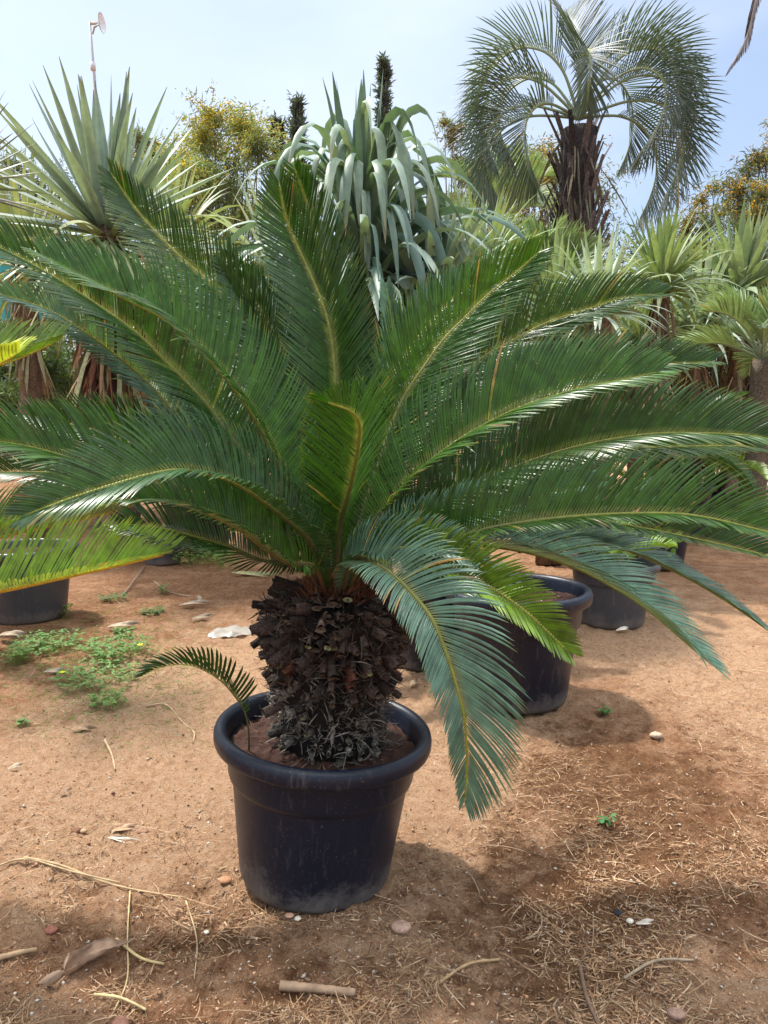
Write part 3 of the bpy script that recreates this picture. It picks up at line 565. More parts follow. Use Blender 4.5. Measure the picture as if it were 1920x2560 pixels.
# ------------------------------------------------------------------ strap-leaved rosettes (yuccas)
def rosette(mbx, c, n, L, W, elev=(88, -30), droop=(.1, 1.0), colr=((.13, .2, .12), (.2, .26, .18)), fold=.5, tipc=None, seg=8, p=1.6, edge=None, pow_=1.0, azr=(0, 6.283), twist=.0, rbase=.05, wp=None, jit=.1, zr=0):
    seg = 14 if np.max(droop) > 2 else seg
    u = (np.arange(n) + rng.random(n)) / n; a = np.where(azr[1] - azr[0] > 6, np.arange(n) * 2.39996 + rng.normal(0, .15, n), rng.uniform(azr[0], azr[1], n))
    e = np.radians(elev[0] + (elev[1] - elev[0]) * u ** pow_ + rng.normal(0, 6, n))
    o = np.stack([np.cos(a), np.sin(a), 0 * a], 1); d = o * np.cos(e)[:, None] + np.array([0, 0, 1.]) * np.sin(e)[:, None]
    wv = np.cross(o, [0, 0, 1]) + rng.normal(0, jit, (n, 3))
    g = rng.random((n, 1)); cc = np.array(colr[0]) * g + np.array(colr[1]) * (1 - g)
    dr = (droop[0] + (droop[1] - droop[0]) * u) * rng.uniform(.6, 1.4, n)
    bend = np.stack([0 * dr, 0 * dr, -dr], 1) + rng.normal(0, .06, (n, 3))
    LL = L * rng.uniform(.8, 1.1, n)
    def colf(s, nn):
        base = np.broadcast_to(cc[:, None, None, :], (*s.shape, 3)).copy()
        if tipc is not None:
            e_ = (np.clip((s - .9) / .08, 0, 1))[..., None]; base = base * (1 - e_) + np.array(tipc) * e_
        if edge is not None:
            base[:, :, 0] = base[:, :, 0] * .5 + np.array(edge) * .5; base[:, :, 2] = base[:, :, 2] * .5 + np.array(edge) * .5
        return base
    b = np.asarray(c) + o * rbase + np.stack([0 * u, 0 * u, -u * zr], 1)
    strips(mbx, b, d, wv, LL, W * rng.uniform(.8, 1.15, n), bend, k=seg, p=p, fold=fold, col=colf, wprof=wp or (lambda s: np.interp(s, [0, .08, .35, .7, .93, 1], [.7, .75, 1, .72, .2, .03])), twist=rng.normal(0, 1, n) * twist)
def skirt(mbx, c, n, h0, h1, r, L, cols, W=.045):
    u = rng.random(n); a = rng.random(n) * 6.283; o = np.stack([np.cos(a), np.sin(a), 0 * a], 1)
    b = np.asarray(c) + o * (r * rng.uniform(.6, 1.0, (n, 1))) + np.stack([0 * u, 0 * u, h0 + (h1 - h0) * u], 1)
    d = o * rng.uniform(.05, .75, (n, 1)) + np.array([0, 0, -1.]) + rng.normal(0, .12, (n, 3))
    cc = np.array(cols)[rng.integers(0, len(cols), n)] * rng.uniform(.6, 1.2, (n, 1))
    strips(mbx, b, d, np.cross(o, [0, 0, 1]) + rng.normal(0, .5, (n, 3)), L * rng.uniform(.6, 1.2, n), W * rng.uniform(.5, 1.1, n), np.array([0, 0, -.9]) + rng.normal(0, .2, (n, 3)), k=6, fold=.4, col=cc, twist=rng.normal(0, 1.2, n))
def trunk(mbx, a, b, r0, r1, col=(.16, .11, .08), m=14, wob=.08, lean=.02):
    t = np.linspace(0, 1, m)[:, None]; pts = np.asarray(a) * (1 - t) + np.asarray(b) * t + rng.normal(0, lean * .3, (m, 3)) * np.array([1, 1, 0])
    tube(mbx, pts, np.linspace(r0, r1, m), col, 12, wob=wob)
GB = ((.13, .18, .16), (.21, .275, .25)); GY = ((.20, .27, .12), (.28, .34, .18)); PALE = ((.30, .38, .29), (.42, .49, .38))
BRN = [(.30, .14, .07), (.22, .10, .06), (.36, .22, .13), (.10, .05, .04), (.30, .30, .16)]
YG = 'strap leaved yuccas and agave like plants in the background'
# left stiff yucca
yc = P(268, 560, 7.0); base = np.array([yc[0], 7.0, 0])
Y1 = Thing('yucca', base, 'tall stiff blue green yucca at the left above a skirt of dead leaves', 'yucca', YG)
b = MB(); trunk(b, base, yc, .17, .13); Y1.part('trunk', b, M_BARK)
b = MB(); rosette(b, yc, 68, 1.25, .105, elev=(88, 8), droop=(.0, .12), colr=GB, fold=.55, tipc=(.08, .05, .04), edge=(.32, .38, .28), pow_=1.0, rbase=.06, zr=.1)
Y1.part('crown', b, M_STRAP)
b = MB(); rosette(b, yc - np.array([0, 0, .12]), 70, 1.15, .08, elev=(10, -35), droop=(.5, 1.6), colr=((.30, .34, .16), (.42, .44, .26)), fold=.4, tipc=(.35, .14, .05), rbase=.1, zr=.15)
Y1.part('drooping_leaves', b, M_STRAP)
b = MB(); skirt(b, yc, 260, -.2, -1.5, .2, .85, BRN + [(.34, .36, .2)]); Y1.part('dead_leaf_skirt', b, M_DRY)
# yucca entering at far left edge
ye = P(-150, 470, 4.2)
Y0 = Thing('yucca', (ye[0], 4.2, 0), 'yucca mostly beyond the left edge, purplish leaf tips crossing into view', 'yucca', YG)
b = MB(); trunk(b, (ye[0], 4.2, 0), ye, .12, .1); Y0.part('trunk', b, M_BARK)
b = MB(); rosette(b, ye, 60, .62, .035, elev=(80, -20), droop=(.0, .2), colr=((.10, .09, .10), (.14, .17, .12)), fold=.55, tipc=(.10, .05, .05)); Y0.part('crown', b, M_STRAP)
# central drooping one
cc_ = P(905, 610, 5.6); cb_ = np.array([cc_[0], 5.6, 0])
Y2 = Thing('yucca', cb_, 'central plant with broad pale green leaves that bend and hang down around a dark heart', 'yucca', YG)
b = MB(); trunk(b, cb_, cc_, .22, .16, (.10, .08, .06)); Y2.part('trunk', b, M_BARK)
b = MB(); wpb = lambda s: np.interp(s, [0, .1, .4, .75, .95, 1], [.6, .8, 1, .85, .3, .03])
rosette(b, cc_, 18, 1.1, .075, elev=(90, 72), droop=(.0, .5), colr=((.07, .13, .10), (.13, .2, .16)), fold=.3, p=3.0, wp=wpb, rbase=.04)
rosette(b, cc_, 60, 1.4, .07, elev=(85, 54), droop=(2.8, 3.4), colr=((.09, .16, .11), (.26, .34, .25)), fold=.45, p=1.9, wp=wpb, twist=.5, tipc=(.3, .24, .14), rbase=.06, jit=.3)
rosette(b, cc_ - np.array([0, 0, .12]), 120, 1.4, .066, elev=(74, 30), droop=(3.0, 2.2), colr=((.08, .15, .12), (.28, .36, .29)), fold=.4, p=1.4, wp=wpb, twist=.6, rbase=.1, zr=.4, jit=.3)
rosette(b, cc_ - np.array([0, 0, .5]), 130, 1.3, .062, elev=(40, -35), droop=(1.5, .9), colr=((.09, .16, .12), (.30, .37, .27)), fold=.35, p=1.5, wp=wpb, twist=.6, rbase=.12, zr=.4, jit=.3)
Y2.part('crown', b, M_STRAP)
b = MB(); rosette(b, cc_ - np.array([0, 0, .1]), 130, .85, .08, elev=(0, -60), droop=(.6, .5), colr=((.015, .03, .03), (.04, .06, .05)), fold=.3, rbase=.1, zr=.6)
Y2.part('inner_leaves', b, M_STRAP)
b = MB(); skirt(b, cc_, 110, -.5, -1.3, .18, .6, BRN[:3] + [(.36, .38, .26)] * 3, W=.07); Y2.part('dead_leaf_skirt', b, M_DRY)
# pale plant lower left of the central one
for (px, py, Yd, L_, nn, lab, colr) in (
    (700, 700, 6.8, .95, 60, 'pale plant with hanging strap leaves low to the left of the central one', PALE),
    (1200, 660, 6.6, .72, 90, 'yellow green spiky plant right behind the central drooping one', GY),
    (1090, 740, 5.4, .75, 70, 'broad leaved grey green plant low to the right of the central one', ((.16, .24, .18), (.34, .42, .32))),
    (1655, 705, 10.5, 1.02, 130, 'yucca with long narrow green leaves right of the feather palm trunk', GY),
    (1850, 740, 12, 1.35, 110, 'yucca with thin arching leaves at the right edge', ((.16, .22, .12), (.30, .36, .22))),
    (1500, 745, 6.4, .6, 80, 'low pale yucca with bent leaves under the feather palm', PALE),
    (1600, 850, 12, 1.3, 90, 'yellow green yucca low in front of the long leaved one, mostly behind cycad fronds', GY),
    (1740, 830, 12, 1.4, 110, 'pale low yucca near the right edge above the distant cycads', PALE),
    (1390, 790, 6.8, .75, 90, 'light green low yucca left of the pale one under the feather palm', ((.24, .32, .14), (.38, .44, .25))),
    (1880, 650, 14.5, 1.35, 90, 'olive yucca at the right edge in front of the orange flowering tree', ((.16, .2, .11), (.3, .34, .2))),
    (420, 620, 8.4, 1.05, 80, 'yucca with thin pale leaves between the stiff yucca and the yellow blossoming tree', ((.22, .28, .12), (.40, .42, .25))),
    (60, 640, 8.0, 1.1, 80, 'yucca with arching olive leaves behind the stiff one at the left edge', ((.18, .22, .09), (.32, .34, .18)))):
    c0 = P(px, py, Yd); t_ = Thing('yucca', (c0[0], Yd, 0), lab, 'yucca', YG)
    b = MB(); trunk(b, (c0[0], Yd, 0), c0, .13, .1); t_.part('trunk', b, M_BARK)
    b = MB(); rosette(b, c0, nn, L_, (.05 if py != 740 else .08) * max(1, Yd / 7), elev=(85, -15), droop=(.1, 1.5), colr=colr, fold=.45, tipc=(.3, .2, .1) if px in (420, 1200) else None, p=2, rbase=.06, zr=.15, twist=.3)
    t_.part('crown', b, M_STRAP)
    b = MB(); skirt(b, c0, 70, -.1, -.13 * Yd, .12, .07 * Yd, [(.34, .34, .2), (.36, .26, .15), (.2, .12, .08)]); t_.part('dead_leaf_skirt', b, M_DRY)

# ------------------------------------------------------------------ feather palm
def palm_frond(mbx, mbr, pts, axis_c, Lm, n, W, tint, roll=0, V=(50, 40), fa=(72, 52, 20), droop=.12, l0=.26, rr=(.02, .004), rcol=((.20, .24, .14), (.24, .30, .16), (.24, .30, .16))):
    frond(mbx, mbr, pts, axis_c=axis_c, Lm=Lm, n=n, W=W, tint=tint, roll=roll, V=V, fa=fa, droop=droop, l0=l0, rr=rr, rcol=rcol, tipcol=(.2, .22, .14), curl=.25, jit=1.6)
pt = P(1445, 325, 8.5); pb = np.array([P(1452, 700, 8.5)[0], 8.5, 0])
FP = Thing('feather_palm', pb, 'tall feather palm at the upper right with a dark rough trunk', 'palm tree')
b = MB(); trunk(b, pb, pt, .20, .19, (.045, .038, .038), wob=.1)
n = 150; u = rng.random(n); a = rng.random(n) * 6.283; o = np.stack([np.cos(a), np.sin(a), 0 * a], 1)
bb = pb + (pt - pb) * (.35 + .62 * u)[:, None] + o * .14
strips(b, bb, o * rng.uniform(.25, .5, (n, 1)) + np.array([0, 0, 1.]), np.cross(o, [0, 0, 1]), rnd(n, .3, .6), rnd(n, .06, .11), np.array([0, 0, .2]) + o * .2, k=4, fold=.5, col=np.array([.10, .085, .088]) * rng.uniform(.5, 1.6, (n, 1)), wprof=lambda s: np.interp(s, [0, 1], [1, .55]))
FP.part('trunk', b, M_BARK)
hub = pt + np.array([0, 0, .12])
spec = []   # (azimuth deg, elevation deg, length, curl per segment deg)
def arch(c0, az, e, L, turn, m=7, tw=0, w=None):
    o = np.array([math.cos(az), math.sin(az), 0]); q = np.array(c0, float); pts = [q.copy()]
    for j in range(m):
        q = q + (o * math.cos(e) + np.array([0, 0, math.sin(e)])) * L / m; e -= turn * ((.4 + 1.2 * j / m) if w is None else w[j]); pts.append(q.copy())
    return pts
pf = [(90, 86, 1.9, 8), (178, 72, 2.0, 22), (5, 72, 2.1, 22), (338, 60, 2.1, 25), (150, 58, 2.0, 27), (30, 58, 2.1, 27), (265, 84, 1.5, 30),
      (185, 42, 2.1, 24), (355, 42, 2.2, 24), (318, 38, 2.0, 26), 
      (190, 15, 2.0, 20), (348, 15, 2.1, 20), (222, 8, 1.7, 20), (165, 12, 2.0, 20), (15, 12, 2.1, 20)]
for k, (az, e, L, tn) in enumerate(pf):
    A_, B_ = MB(), MB(); g = random.uniform(.8, 1.2)
    ti = np.array([.08, .108, .085]) * g if k not in (19, 22) else np.array([.17, .13, .11])
    palm_frond(A_, B_, arch(hub, R(az + random.uniform(-6, 6)), R(e), L * .93, R(tn), w=(.3, 1.1, 1.6, 1.7, 1.2, .6, .3)), hub, .58, 62, .015, ti)
    f = FP.part('frond', A_, M_PALM, label='brown dying frond' if k == 10 else None); FP.part('rachis', B_, M_RACH, under=f)
b = MB(); skirt(b, pt, 50, -.1, -.9, .22, .7, [(.20, .17, .12), (.14, .11, .09), (.24, .25, .17)], W=.03); FP.part('dead_leaf_skirt', b, M_DRY)

# two shorter feather palms half hidden behind
for (px, py, Yd, L_, nf, lab) in ((1330, 770, 7.6, .8, 16, 'low pale feather palm in front of the tall palm trunk'), (1240, 560, 11, 1.1, 12, 'far small feather palm between the central plant and the tall palm'), (1905, 900, 9, 1.0, 12, 'low light green palm at the right edge')):
    c0 = P(px, py, Yd); t_ = Thing('feather_palm', (c0[0], Yd, 0), lab, 'palm tree', 'smaller feather palms behind')
    b = MB(); trunk(b, (c0[0], Yd, 0), c0, .14, .12, (.14, .11, .08)); t_.part('trunk', b, M_BARK)
    for k in range(nf):
        A_, B_ = MB(), MB(); palm_frond(A_, B_, arch(c0, k * 2.4, R(85 - 70 * k / nf), L_, R(13)), c0, .42, 46, .022, np.array([.24, .32, .17]) * random.uniform(.8, 1.15))
        f = t_.part('frond', A_, M_PALM); t_.part('rachis', B_, M_RACH, under=f)

# dead hanging frond tip at the top right, from a palm beyond the frame
hp = [P(2150, -260, 4.6), P(2060, -330, 4.6), P(1960, -220, 4.6), P(1895, -20, 4.6), P(1868, 90, 4.6), P(1824, 172, 4.6)]
tp_ = P(2170, -200, 4.7); HP = Thing('feather_palm', (tp_[0], 4.7, 0), 'palm beyond the right edge, one dry grey frond tip hanging in the sky', 'palm tree')
b = MB(); trunk(b, (tp_[0], 4.7, 0), tp_, .13, .11, (.12, .09, .08)); HP.part('trunk', b, M_BARK)
A_, B_ = MB(), MB(); frond(A_, B_, hp, Lm=.20, n=150, W=.007, tint=np.array([.10, .085, .09]), fa=(30, 24, 14), V=(10, 10), tipcol=(.12, .1, .1), droop=.5, rr=(.006, .003), rcol=((.14, .11, .1),) * 3)
f = HP.part('frond', A_, M_DRY); HP.part('rachis', B_, M_RACH, under=f)

# ------------------------------------------------------------------ trees behind
def tree(name, label, cat, px, ytop, Yd, wpx, leafc, bloom=None, n=9000, group='trees and bushes behind the nursery', base=0.0, lsize=(.08, .014), clump=46, trunkr=.09, shape='round', hang=.4, blfrac=.22, ybot=None):
    top = P(px, ytop, Yd); H = top[2]; rad = wpx / FPX * Yd / 2; c0 = np.array([top[0], Yd, 0])
    th = Thing(name, c0, label, cat, group); T_ = MB(); C_ = MB(); lim = []
    trunk(T_, c0, c0 + np.array([0, 0, H * .45]), trunkr, trunkr * .6, (.12, .09, .07), m=8)
    zb = H * .12 if ybot is None else P(px, ybot, Yd)[2]
    cen = []
    for k in range(clump):
        u = random.random() ** .85; z = zb + (H - zb) * u
        env = math.sin(math.pi * min(.97, .22 + .72 * u)) ** .7 if shape == 'round' else (1 - u) ** .8
        a = random.random() * 6.283; r = rad * env * math.sqrt(random.random())
        c = c0 + np.array([r * math.cos(a), r * math.sin(a), z + (random.gauss(0, .09 * rad) if shape == 'round' else 0)]); cen.append(c)
        s0 = c0 + np.array([0, 0, H * random.uniform(.15, .45)]); mid = (s0 + c) / 2 + np.array([0, 0, H * .05]) + rng.normal(0, .1, 3)
        tube(T_, spline([s0, mid, c], 8)[0], np.linspace(trunkr * .35, .008, 8), (.13, .10, .08), 5)
    cen = np.array(cen); m = n; ci = rng.integers(0, len(cen), m)
    tone = rng.uniform(.55, 1.35, len(cen))
    # leafy twigs: each clump is a burst of thin twigs with narrow leaves along them
    tw = m // 14; cj = rng.integers(0, len(cen), tw); d = rng.normal(0, 1, (tw, 3)); d[:, 2] += .35; d = nrm(d); TL = rad * rng.uniform(.18, .55, tw)
    ti = rng.integers(0, tw, m); u = rng.random(m)
    bpos = cen[cj[ti]] + d[ti] * (TL[ti] * u)[:, None] + np.array([0, 0, -1.]) * (hang * TL[ti] * u * u)[:, None] + rng.normal(0, .03, (m, 3)) * rad
    ld = nrm(d[ti] * .6 + rng.normal(0, .7, (m, 3)) + np.array([0, 0, -hang]))
    lc = np.array(leafc) * (tone[cj[ti]] * rng.uniform(.7, 1.3, m))[:, None]
    strips(C_, bpos, ld, nrm(rng.normal(0, 1, (m, 3))), lsize[0] * rng.uniform(.6, 1.3, m), lsize[1], np.array([0, 0, -.4]), k=2, fold=.2, col=lc)
    th.part('trunk', T_, M_BARK); th.part('crown', C_, M_TREE)
    if bloom:
        Bm = MB(); q = int(m * blfrac * 4); sel = rng.random(len(cen)) < .55; idx = np.where(sel)[0]; tj = np.where(np.isin(cj, idx))[0]; ti = tj[rng.integers(0, len(tj), q)]
        u = rng.random(q); bp_ = cen[cj[ti]] + d[ti] * (TL[ti] * u)[:, None] + np.array([0, 0, -1.]) * (hang * TL[ti] * u * u)[:, None] + rng.normal(0, .03, (q, 3)) * rad
        stones_at(Bm, bp_, rnd(q, .3, .8) * lsize[0] * .55, [bloom, tuple(np.array(bloom) * .75)]); th.part('blossom', Bm, M_TREE)
    return th
YB = (.74, .60, .08)
OLV = (.22, .27, .12)
tree('wattle_tree', 'yellow flowering wattle between the stiff yucca and the central plant', 'tree', 585, 300, 17, 430, OLV, YB, n=40000, clump=75, lsize=(.16, .022))
tree('wattle_tree', 'grey green wattle with few flowers right behind the stiff yucca', 'tree', 370, 350, 18, 190, (.15, .18, .11), (.42, .34, .10), n=12000, clump=50, lsize=(.16, .02), blfrac=.15)
tree('wattle_tree', 'olive wattle at the far left behind the yuccas', 'tree', 60, 420, 17, 380, (.12, .16, .09), (.42, .34, .10), n=20000, clump=60, lsize=(.15, .02), blfrac=.1)
tree('wattle_tree', 'small pale wattle just left of the feather palm', 'tree', 1140, 290, 18, 170, (.16, .18, .10), (.45, .33, .08), n=9000, clump=44, lsize=(.15, .02), blfrac=.2)
tree('wattle_tree', 'orange flowering wattle directly behind the feather palm trunk', 'tree', 1420, 385, 15, 560, (.14, .17, .09), (.62, .42, .05), n=24000, clump=80, lsize=(.14, .02), blfrac=.28)
tree('wattle_tree', 'orange flowering wattle cut by the right edge', 'tree', 1910, 350, 13, 330, (.13, .16, .10), (.62, .40, .05), n=20000, clump=80, lsize=(.12, .016), blfrac=.22)
tree('wattle_tree', 'low wattle between the palm and the right edge', 'tree', 1760, 500, 15, 300, (.14, .17, .09), (.62, .42, .05), n=14000, clump=60, lsize=(.13, .018), blfrac=.3)
tree('cypress', 'dark slender cypress left of centre, leaning slightly', 'cypress', 742, 262, 32, 80, (.085, .11, .11), n=9000, clump=120, shape='cone', hang=-.8, lsize=(.22, .05), group='dark cypresses on the skyline', ybot=560)
tree('cypress', 'tallest dark cypress rising behind the central drooping plant', 'cypress', 962, 155, 32, 66, (.085, .11, .11), n=9000, clump=120, shape='cone', hang=-.8, lsize=(.22, .05), group='dark cypresses on the skyline', ybot=560)
tree('cypress', 'short dark cypress rising from the yellow flowering tree', 'cypress', 693, 315, 30, 70, (.034, .044, .040), n=9000, clump=120, shape='cone', hang=-.8, lsize=(.2, .05), group='dark cypresses on the skyline', ybot=640)
for k, (px, yt, Yd, wp_, c_, lab) in enumerate(((-60, 640, 12, 700, (.10, .14, .07), 'dense olive bush low at the far left'), (520, 690, 12, 560, (.11, .16, .07), 'olive bush behind the left fronds'), (930, 690, 13, 520, (.05, .08, .05), 'dark bush behind the central plant'),
        (1350, 700, 13, 560, (.24, .31, .17), 'light green bush under the feather palm'), (1800, 780, 15, 460, (.26, .32, .20), 'grey green bush with white dots at the right'), (2050, 740, 15, 400, (.22, .27, .17), 'bush at the right edge under the wattle'), (100, 900, 9.6, 420, (.11, .16, .07), 'low bush beneath the turquoise netting'), (330, 960, 10, 300, (.14, .19, .09), 'low bush behind the stiff yucca trunk'))):
    tree('bush', lab, 'bush', px, yt, Yd, wp_, c_, (.6, .6, .55) if k == 4 else None, n=16000, clump=60, lsize=(.11, .024), trunkr=.05, blfrac=.04, ybot=1080)
# distant tree belt: one mass
fb = MB(); n = 60000; x = rng.uniform(-60, 60, n); yy = rng.uniform(38, 46, n); hmax = 3.6 + 1.6 * fbm(x * .12, yy * .1, 3)
z = rng.random(n) * hmax; cB = np.array([.09, .12, .07]) * rng.uniform(.5, 1.5, (n, 1))
strips(fb, np.stack([x, yy, z], 1), rng.normal(0, 1, (n, 3)), nrm(rng.normal(0, 1, (n, 3))), rnd(n, .3, .7), rnd(n, .12, .3), np.array([0, 0, -.3]), k=2, col=cB)
tag(fb.build('distant_trees', M_TREE), 'far off belt of trees closing the horizon', 'trees', kind='stuff')

# ------------------------------------------------------------------ aerial mast
mt, mbp = P(224, 52, 26), P(262, 560, 26); MA = Thing('antenna_mast', (mbp[0], 26, 0), 'thin steel mast with a small dish aerial rising above the stiff yucca', 'antenna mast')
b = MB(); q = np.array([mbp[0], 26, 0]); mid = P(243, 300, 26)
tube(b, [q, mbp, mid, P(236, 190, 26), mt], [.075, .065, .055, .045, .035], (.36, .38, .42), 8)
for yk in (.3, .55, .78): tube(b, [mbp + (mt - mbp) * yk - np.array([0, 0, .12]), mbp + (mt - mbp) * yk + np.array([0, 0, .12])], .085, (.5, .52, .55), 8)
MA.part('pole', b, M_PLAIN)
b = MB(); dc = P(248, 60, 26); ax_ = nrm(np.array([.93, -.30, .12])); A_ = nrm(np.cross(ax_, [0, 0, 1])); Bz = np.cross(A_, ax_)
rr_ = np.linspace(0, 1, 8); th_ = np.linspace(0, 6.283, 28, endpoint=False); Rr, Th = np.meshgrid(rr_, th_, indexing='ij')
for off in (0, .012):
    v = dc + A_ * (Rr * .18 * np.cos(Th))[..., None] + Bz * (Rr * .34 * np.sin(Th))[..., None] + ax_ * (Rr ** 2 * .12 - off)[..., None]
    i_ = np.arange(Rr.size).reshape(Rr.shape); j_ = np.roll(i_, -1, 1); b.add(v, np.stack([i_[:-1], i_[1:], j_[1:], j_[:-1]], -1), c=(.62, .66, .70))
MA.part('dish', b, M_PLAIN)
b = MB(); tube(b, [P(226, 58, 26), dc], .05, (.4, .38, .34), 6); tube(b, [dc, P(236, 68, 25.6), P(232, 84, 26)], .03, (.35, .35, .35), 6); MA.part('dish_arm', b, M_PLAIN)

# ------------------------------------------------------------------ turquoise shade net, terracotta pot, blue crate, plank stack
b = MB(); x0 = P(-160, 700, 9)[0]; x1 = P(215, 700, 9)[0]; zt, zbm = P(50, 625, 9)[2], P(50, 800, 9)[2]
U, Vv = np.meshgrid(np.linspace(0, 1, 60), np.linspace(0, 1, 14)); xs = x0 + (x1 - x0) * U; zs = zbm + (zt - zbm) * Vv - .08 * np.sin(U * math.pi * 2) * Vv; ys = 9 + .06 * np.sin(U * 40) * (1 - .5 * Vv) + .03 * np.sin(U * 90 + Vv * 4)
for off in (0, .006):
    i_ = np.arange(U.size).reshape(U.shape); b.add(np.stack([xs, ys + off, zs], -1), np.stack([i_[:-1, :-1], i_[:-1, 1:], i_[1:, 1:], i_[1:, :-1]], -1), c=(.07, .36, .38))
NT = Thing('shade_net', (x0, 9, 0), 'turquoise shade netting stretched behind the leaves at the left', 'shade net'); NT.part('netting', b, M_PLAIN)
for xx in (x0, (x0 + x1) / 2, x1):
    b = MB(); tube(b, [(xx, 9.06, 0), (xx, 9.06, zt + .05)], .03, (.3, .3, .3), 8); NT.part('post', b, M_PLAIN)
tc0 = P(480, 1100, 7.4); TP, _ = make_pot('terracotta_pot', (tc0[0], 7.4), 'brown clay pot glimpsed between the left fronds', mats=(M_PLAIN, M_SOIL), s=.85, h=1.5)
for ch in TP.o.children:
    if ch.name.startswith(('body', 'rim')):
        ca = ch.data.color_attributes['Col']; k = len(ca.data); ca.data.foreach_set('color', np.tile([.24, .14, .10, 1], k).astype(np.float32))
bb_, _ = make_pot('blue_tub', (P(512, 1120, 7.9)[0], 7.9), 'small bright blue tub beside the brown clay pot', mats=(M_PLAIN, M_SOIL), s=.5, h=1.1, cat='tub')
for ch in bb_.o.children:
    if ch.name.startswith(('body', 'rim')):
        ca = ch.data.color_attributes['Col']; k = len(ca.data); ca.data.foreach_set('color', np.tile([.03, .13, .42, 1], k).astype(np.float32))

# ------------------------------------------------------------------ weeds
def weed(px, py, r, n, label, flowers=0, col=(.10, .20, .045), h=.07, tall=False):
    c = G(px, py); c[2] = float(ground_z(c[0], c[1])); th = Thing('weed', c, label, 'weed', 'green weeds on the bare earth')
    St, Lf = MB(), MB(); a = rng.random(n) * 6.283; rr = np.sqrt(rng.random(n)) * r
    b0 = c + np.stack([rr * np.cos(a) * .6, rr * np.sin(a) * .6, 0 * a], 1); hh = h * rng.uniform(.4, 1.2, n); tip = c + np.stack([rr * np.cos(a), rr * np.sin(a), hh], 1)
    strips(St, b0, tip - b0, nrm(rng.normal(0, 1, (n, 3))), np.linalg.norm(tip - b0, axis=1), .0022, (0, 0, -.01), k=3, col=(.16, .22, .07))
    for k in range(3):
        az = a + k * 2.094 + rng.normal(0, .3, n); o = np.stack([np.cos(az), np.sin(az), rng.uniform(-.2, .5, n)], 1)
        strips(Lf, tip, o, np.cross(o, [0, 0, 1]), rnd(n, .012, .024), rnd(n, .012, .02), (0, 0, -.5), k=3, fold=.2, col=np.array(col) * rng.uniform(.7, 1.4, (n, 1)), wprof=lambda s: np.interp(s, [0, .3, .65, .9, 1], [.15, .7, 1, .8, .25]))
    th.part('stems', St, M_WEED); th.part('leaves', Lf, M_WEED)
    for k in range(flowers):
        Fm = MB(); q = tip[k] + np.array([0, 0, .02]); m = 6; az = np.arange(m) * 6.283 / m; o = np.stack([np.cos(az), np.sin(az), 0 * az + .5], 1)
        strips(Fm, np.tile(q, (m, 1)), o, np.cross(o, [0, 0, 1]), .018, .014, (0, 0, -.2), k=3, col=(.72, .72, .02), wprof=lambda s: np.interp(s, [0, .5, .9, 1], [.3, 1, .9, .4])); th.part('flower', Fm, M_WEED)
weed(500, 1405, .30, 230, 'tall light green weed clump just left of the cycad trunk', col=(.17, .27, .06), h=.16)
weed(565, 1420, .12, 60, 'light green weed touching the left fronds above the trunk', col=(.17, .27, .06), h=.13)
weed(290, 1640, .20, 190, 'dark green clover like weed clump at the left with a yellow flower', 1, h=.06)
weed(120, 1620, .20, 200, 'wide green clover patch near the left edge', 0, h=.06)
weed(40, 1660, .08, 50, 'pale green nettle like weed at the left edge', 0, (.17, .26, .07), .08)
weed(170, 1545, .04, 14, 'small weed with one yellow flower in front of the left pot', 1, h=.08)
weed(310, 1590, .06, 40, 'round green tuft between pot and plastic bag', 0, h=.05)
weed(240, 1700, .22, 150, 'weed clump with yellow flower and white litter under it', 1, (.14, .24, .07), .05)
weed(270, 1760, .09, 45, 'low sprawling green weed on the sand', 0, (.14, .24, .06), .04)
weed(280, 1500, .10, 45, 'flat grey green weed near the twigs at the left', 0, (.10, .18, .06), .03)
weed(410, 1480, .05, 22, 'narrow leaved green sprout among twigs', 0, (.15, .26, .07), .07)
weed(380, 1530, .08, 40, 'flat green weed right of the twigs', 0, (.10, .19, .06), .03)
weed(55, 1810, .03, 9, 'tiny rosette weed near the left edge on open sand', 0, (.11, .2, .06), .03)
weed(1520, 2050, .022, 6, 'tiny green seedling alone on the brown earth at right', 0, (.07, .2, .06), .02)
weed(1150, 1775, .02, 6, 'small green seedling at the foot of the large black pot', 0, (.09, .2, .05), .03)
weed(1510, 1775, .03, 10, 'green seedling right of the large black pot', 0, (.09, .2, .05), .03)
wd_ = G(100, 1600)
vp = Thing('weed', (1.95, 5.3, .46), 'bright green weed spilling over the rim of the pale grey pot', 'weed', 'green weeds on the bare earth')
b = MB(); n = 60; pp = np.array(vp.loc) + rng.normal(0, .1, (n, 3)) * np.array([1.4, .6, .5]); strips(b, pp, rng.normal(0, 1, (n, 3)), nrm(rng.normal(0, 1, (n, 3))), .07, .05, (0, 0, -.5), k=3, col=np.array([.16, .30, .06]) * rng.uniform(.7, 1.3, (n, 1)), wprof=lambda s: np.interp(s, [0, .4, 1], [.3, 1, .1])); vp.part('leaves', b, M_WEED)

# grass wisps over the left patch
gr = MB(); n = 4500; q = np.array([G(px, py) for px, py in zip(rng.normal(250, 160, n), rng.normal(1650, 90, n))]); q[:, 2] = ground_z(q[:, 0], q[:, 1])
d = rng.normal(0, 1, (n, 3)); d[:, 2] = rng.uniform(.0, .9, n); strips(gr, q, d, nrm(rng.normal(0, 1, (n, 3))), rnd(n, .012, .055), .0025, (0, 0, -.6), k=3, col=np.array([.15, .24, .06]) * rng.uniform(.6, 1.5, (n, 1)))
tag(gr.build('grass', M_WEED), 'thin sparse grass growing through the litter at the left', 'grass', kind='stuff')

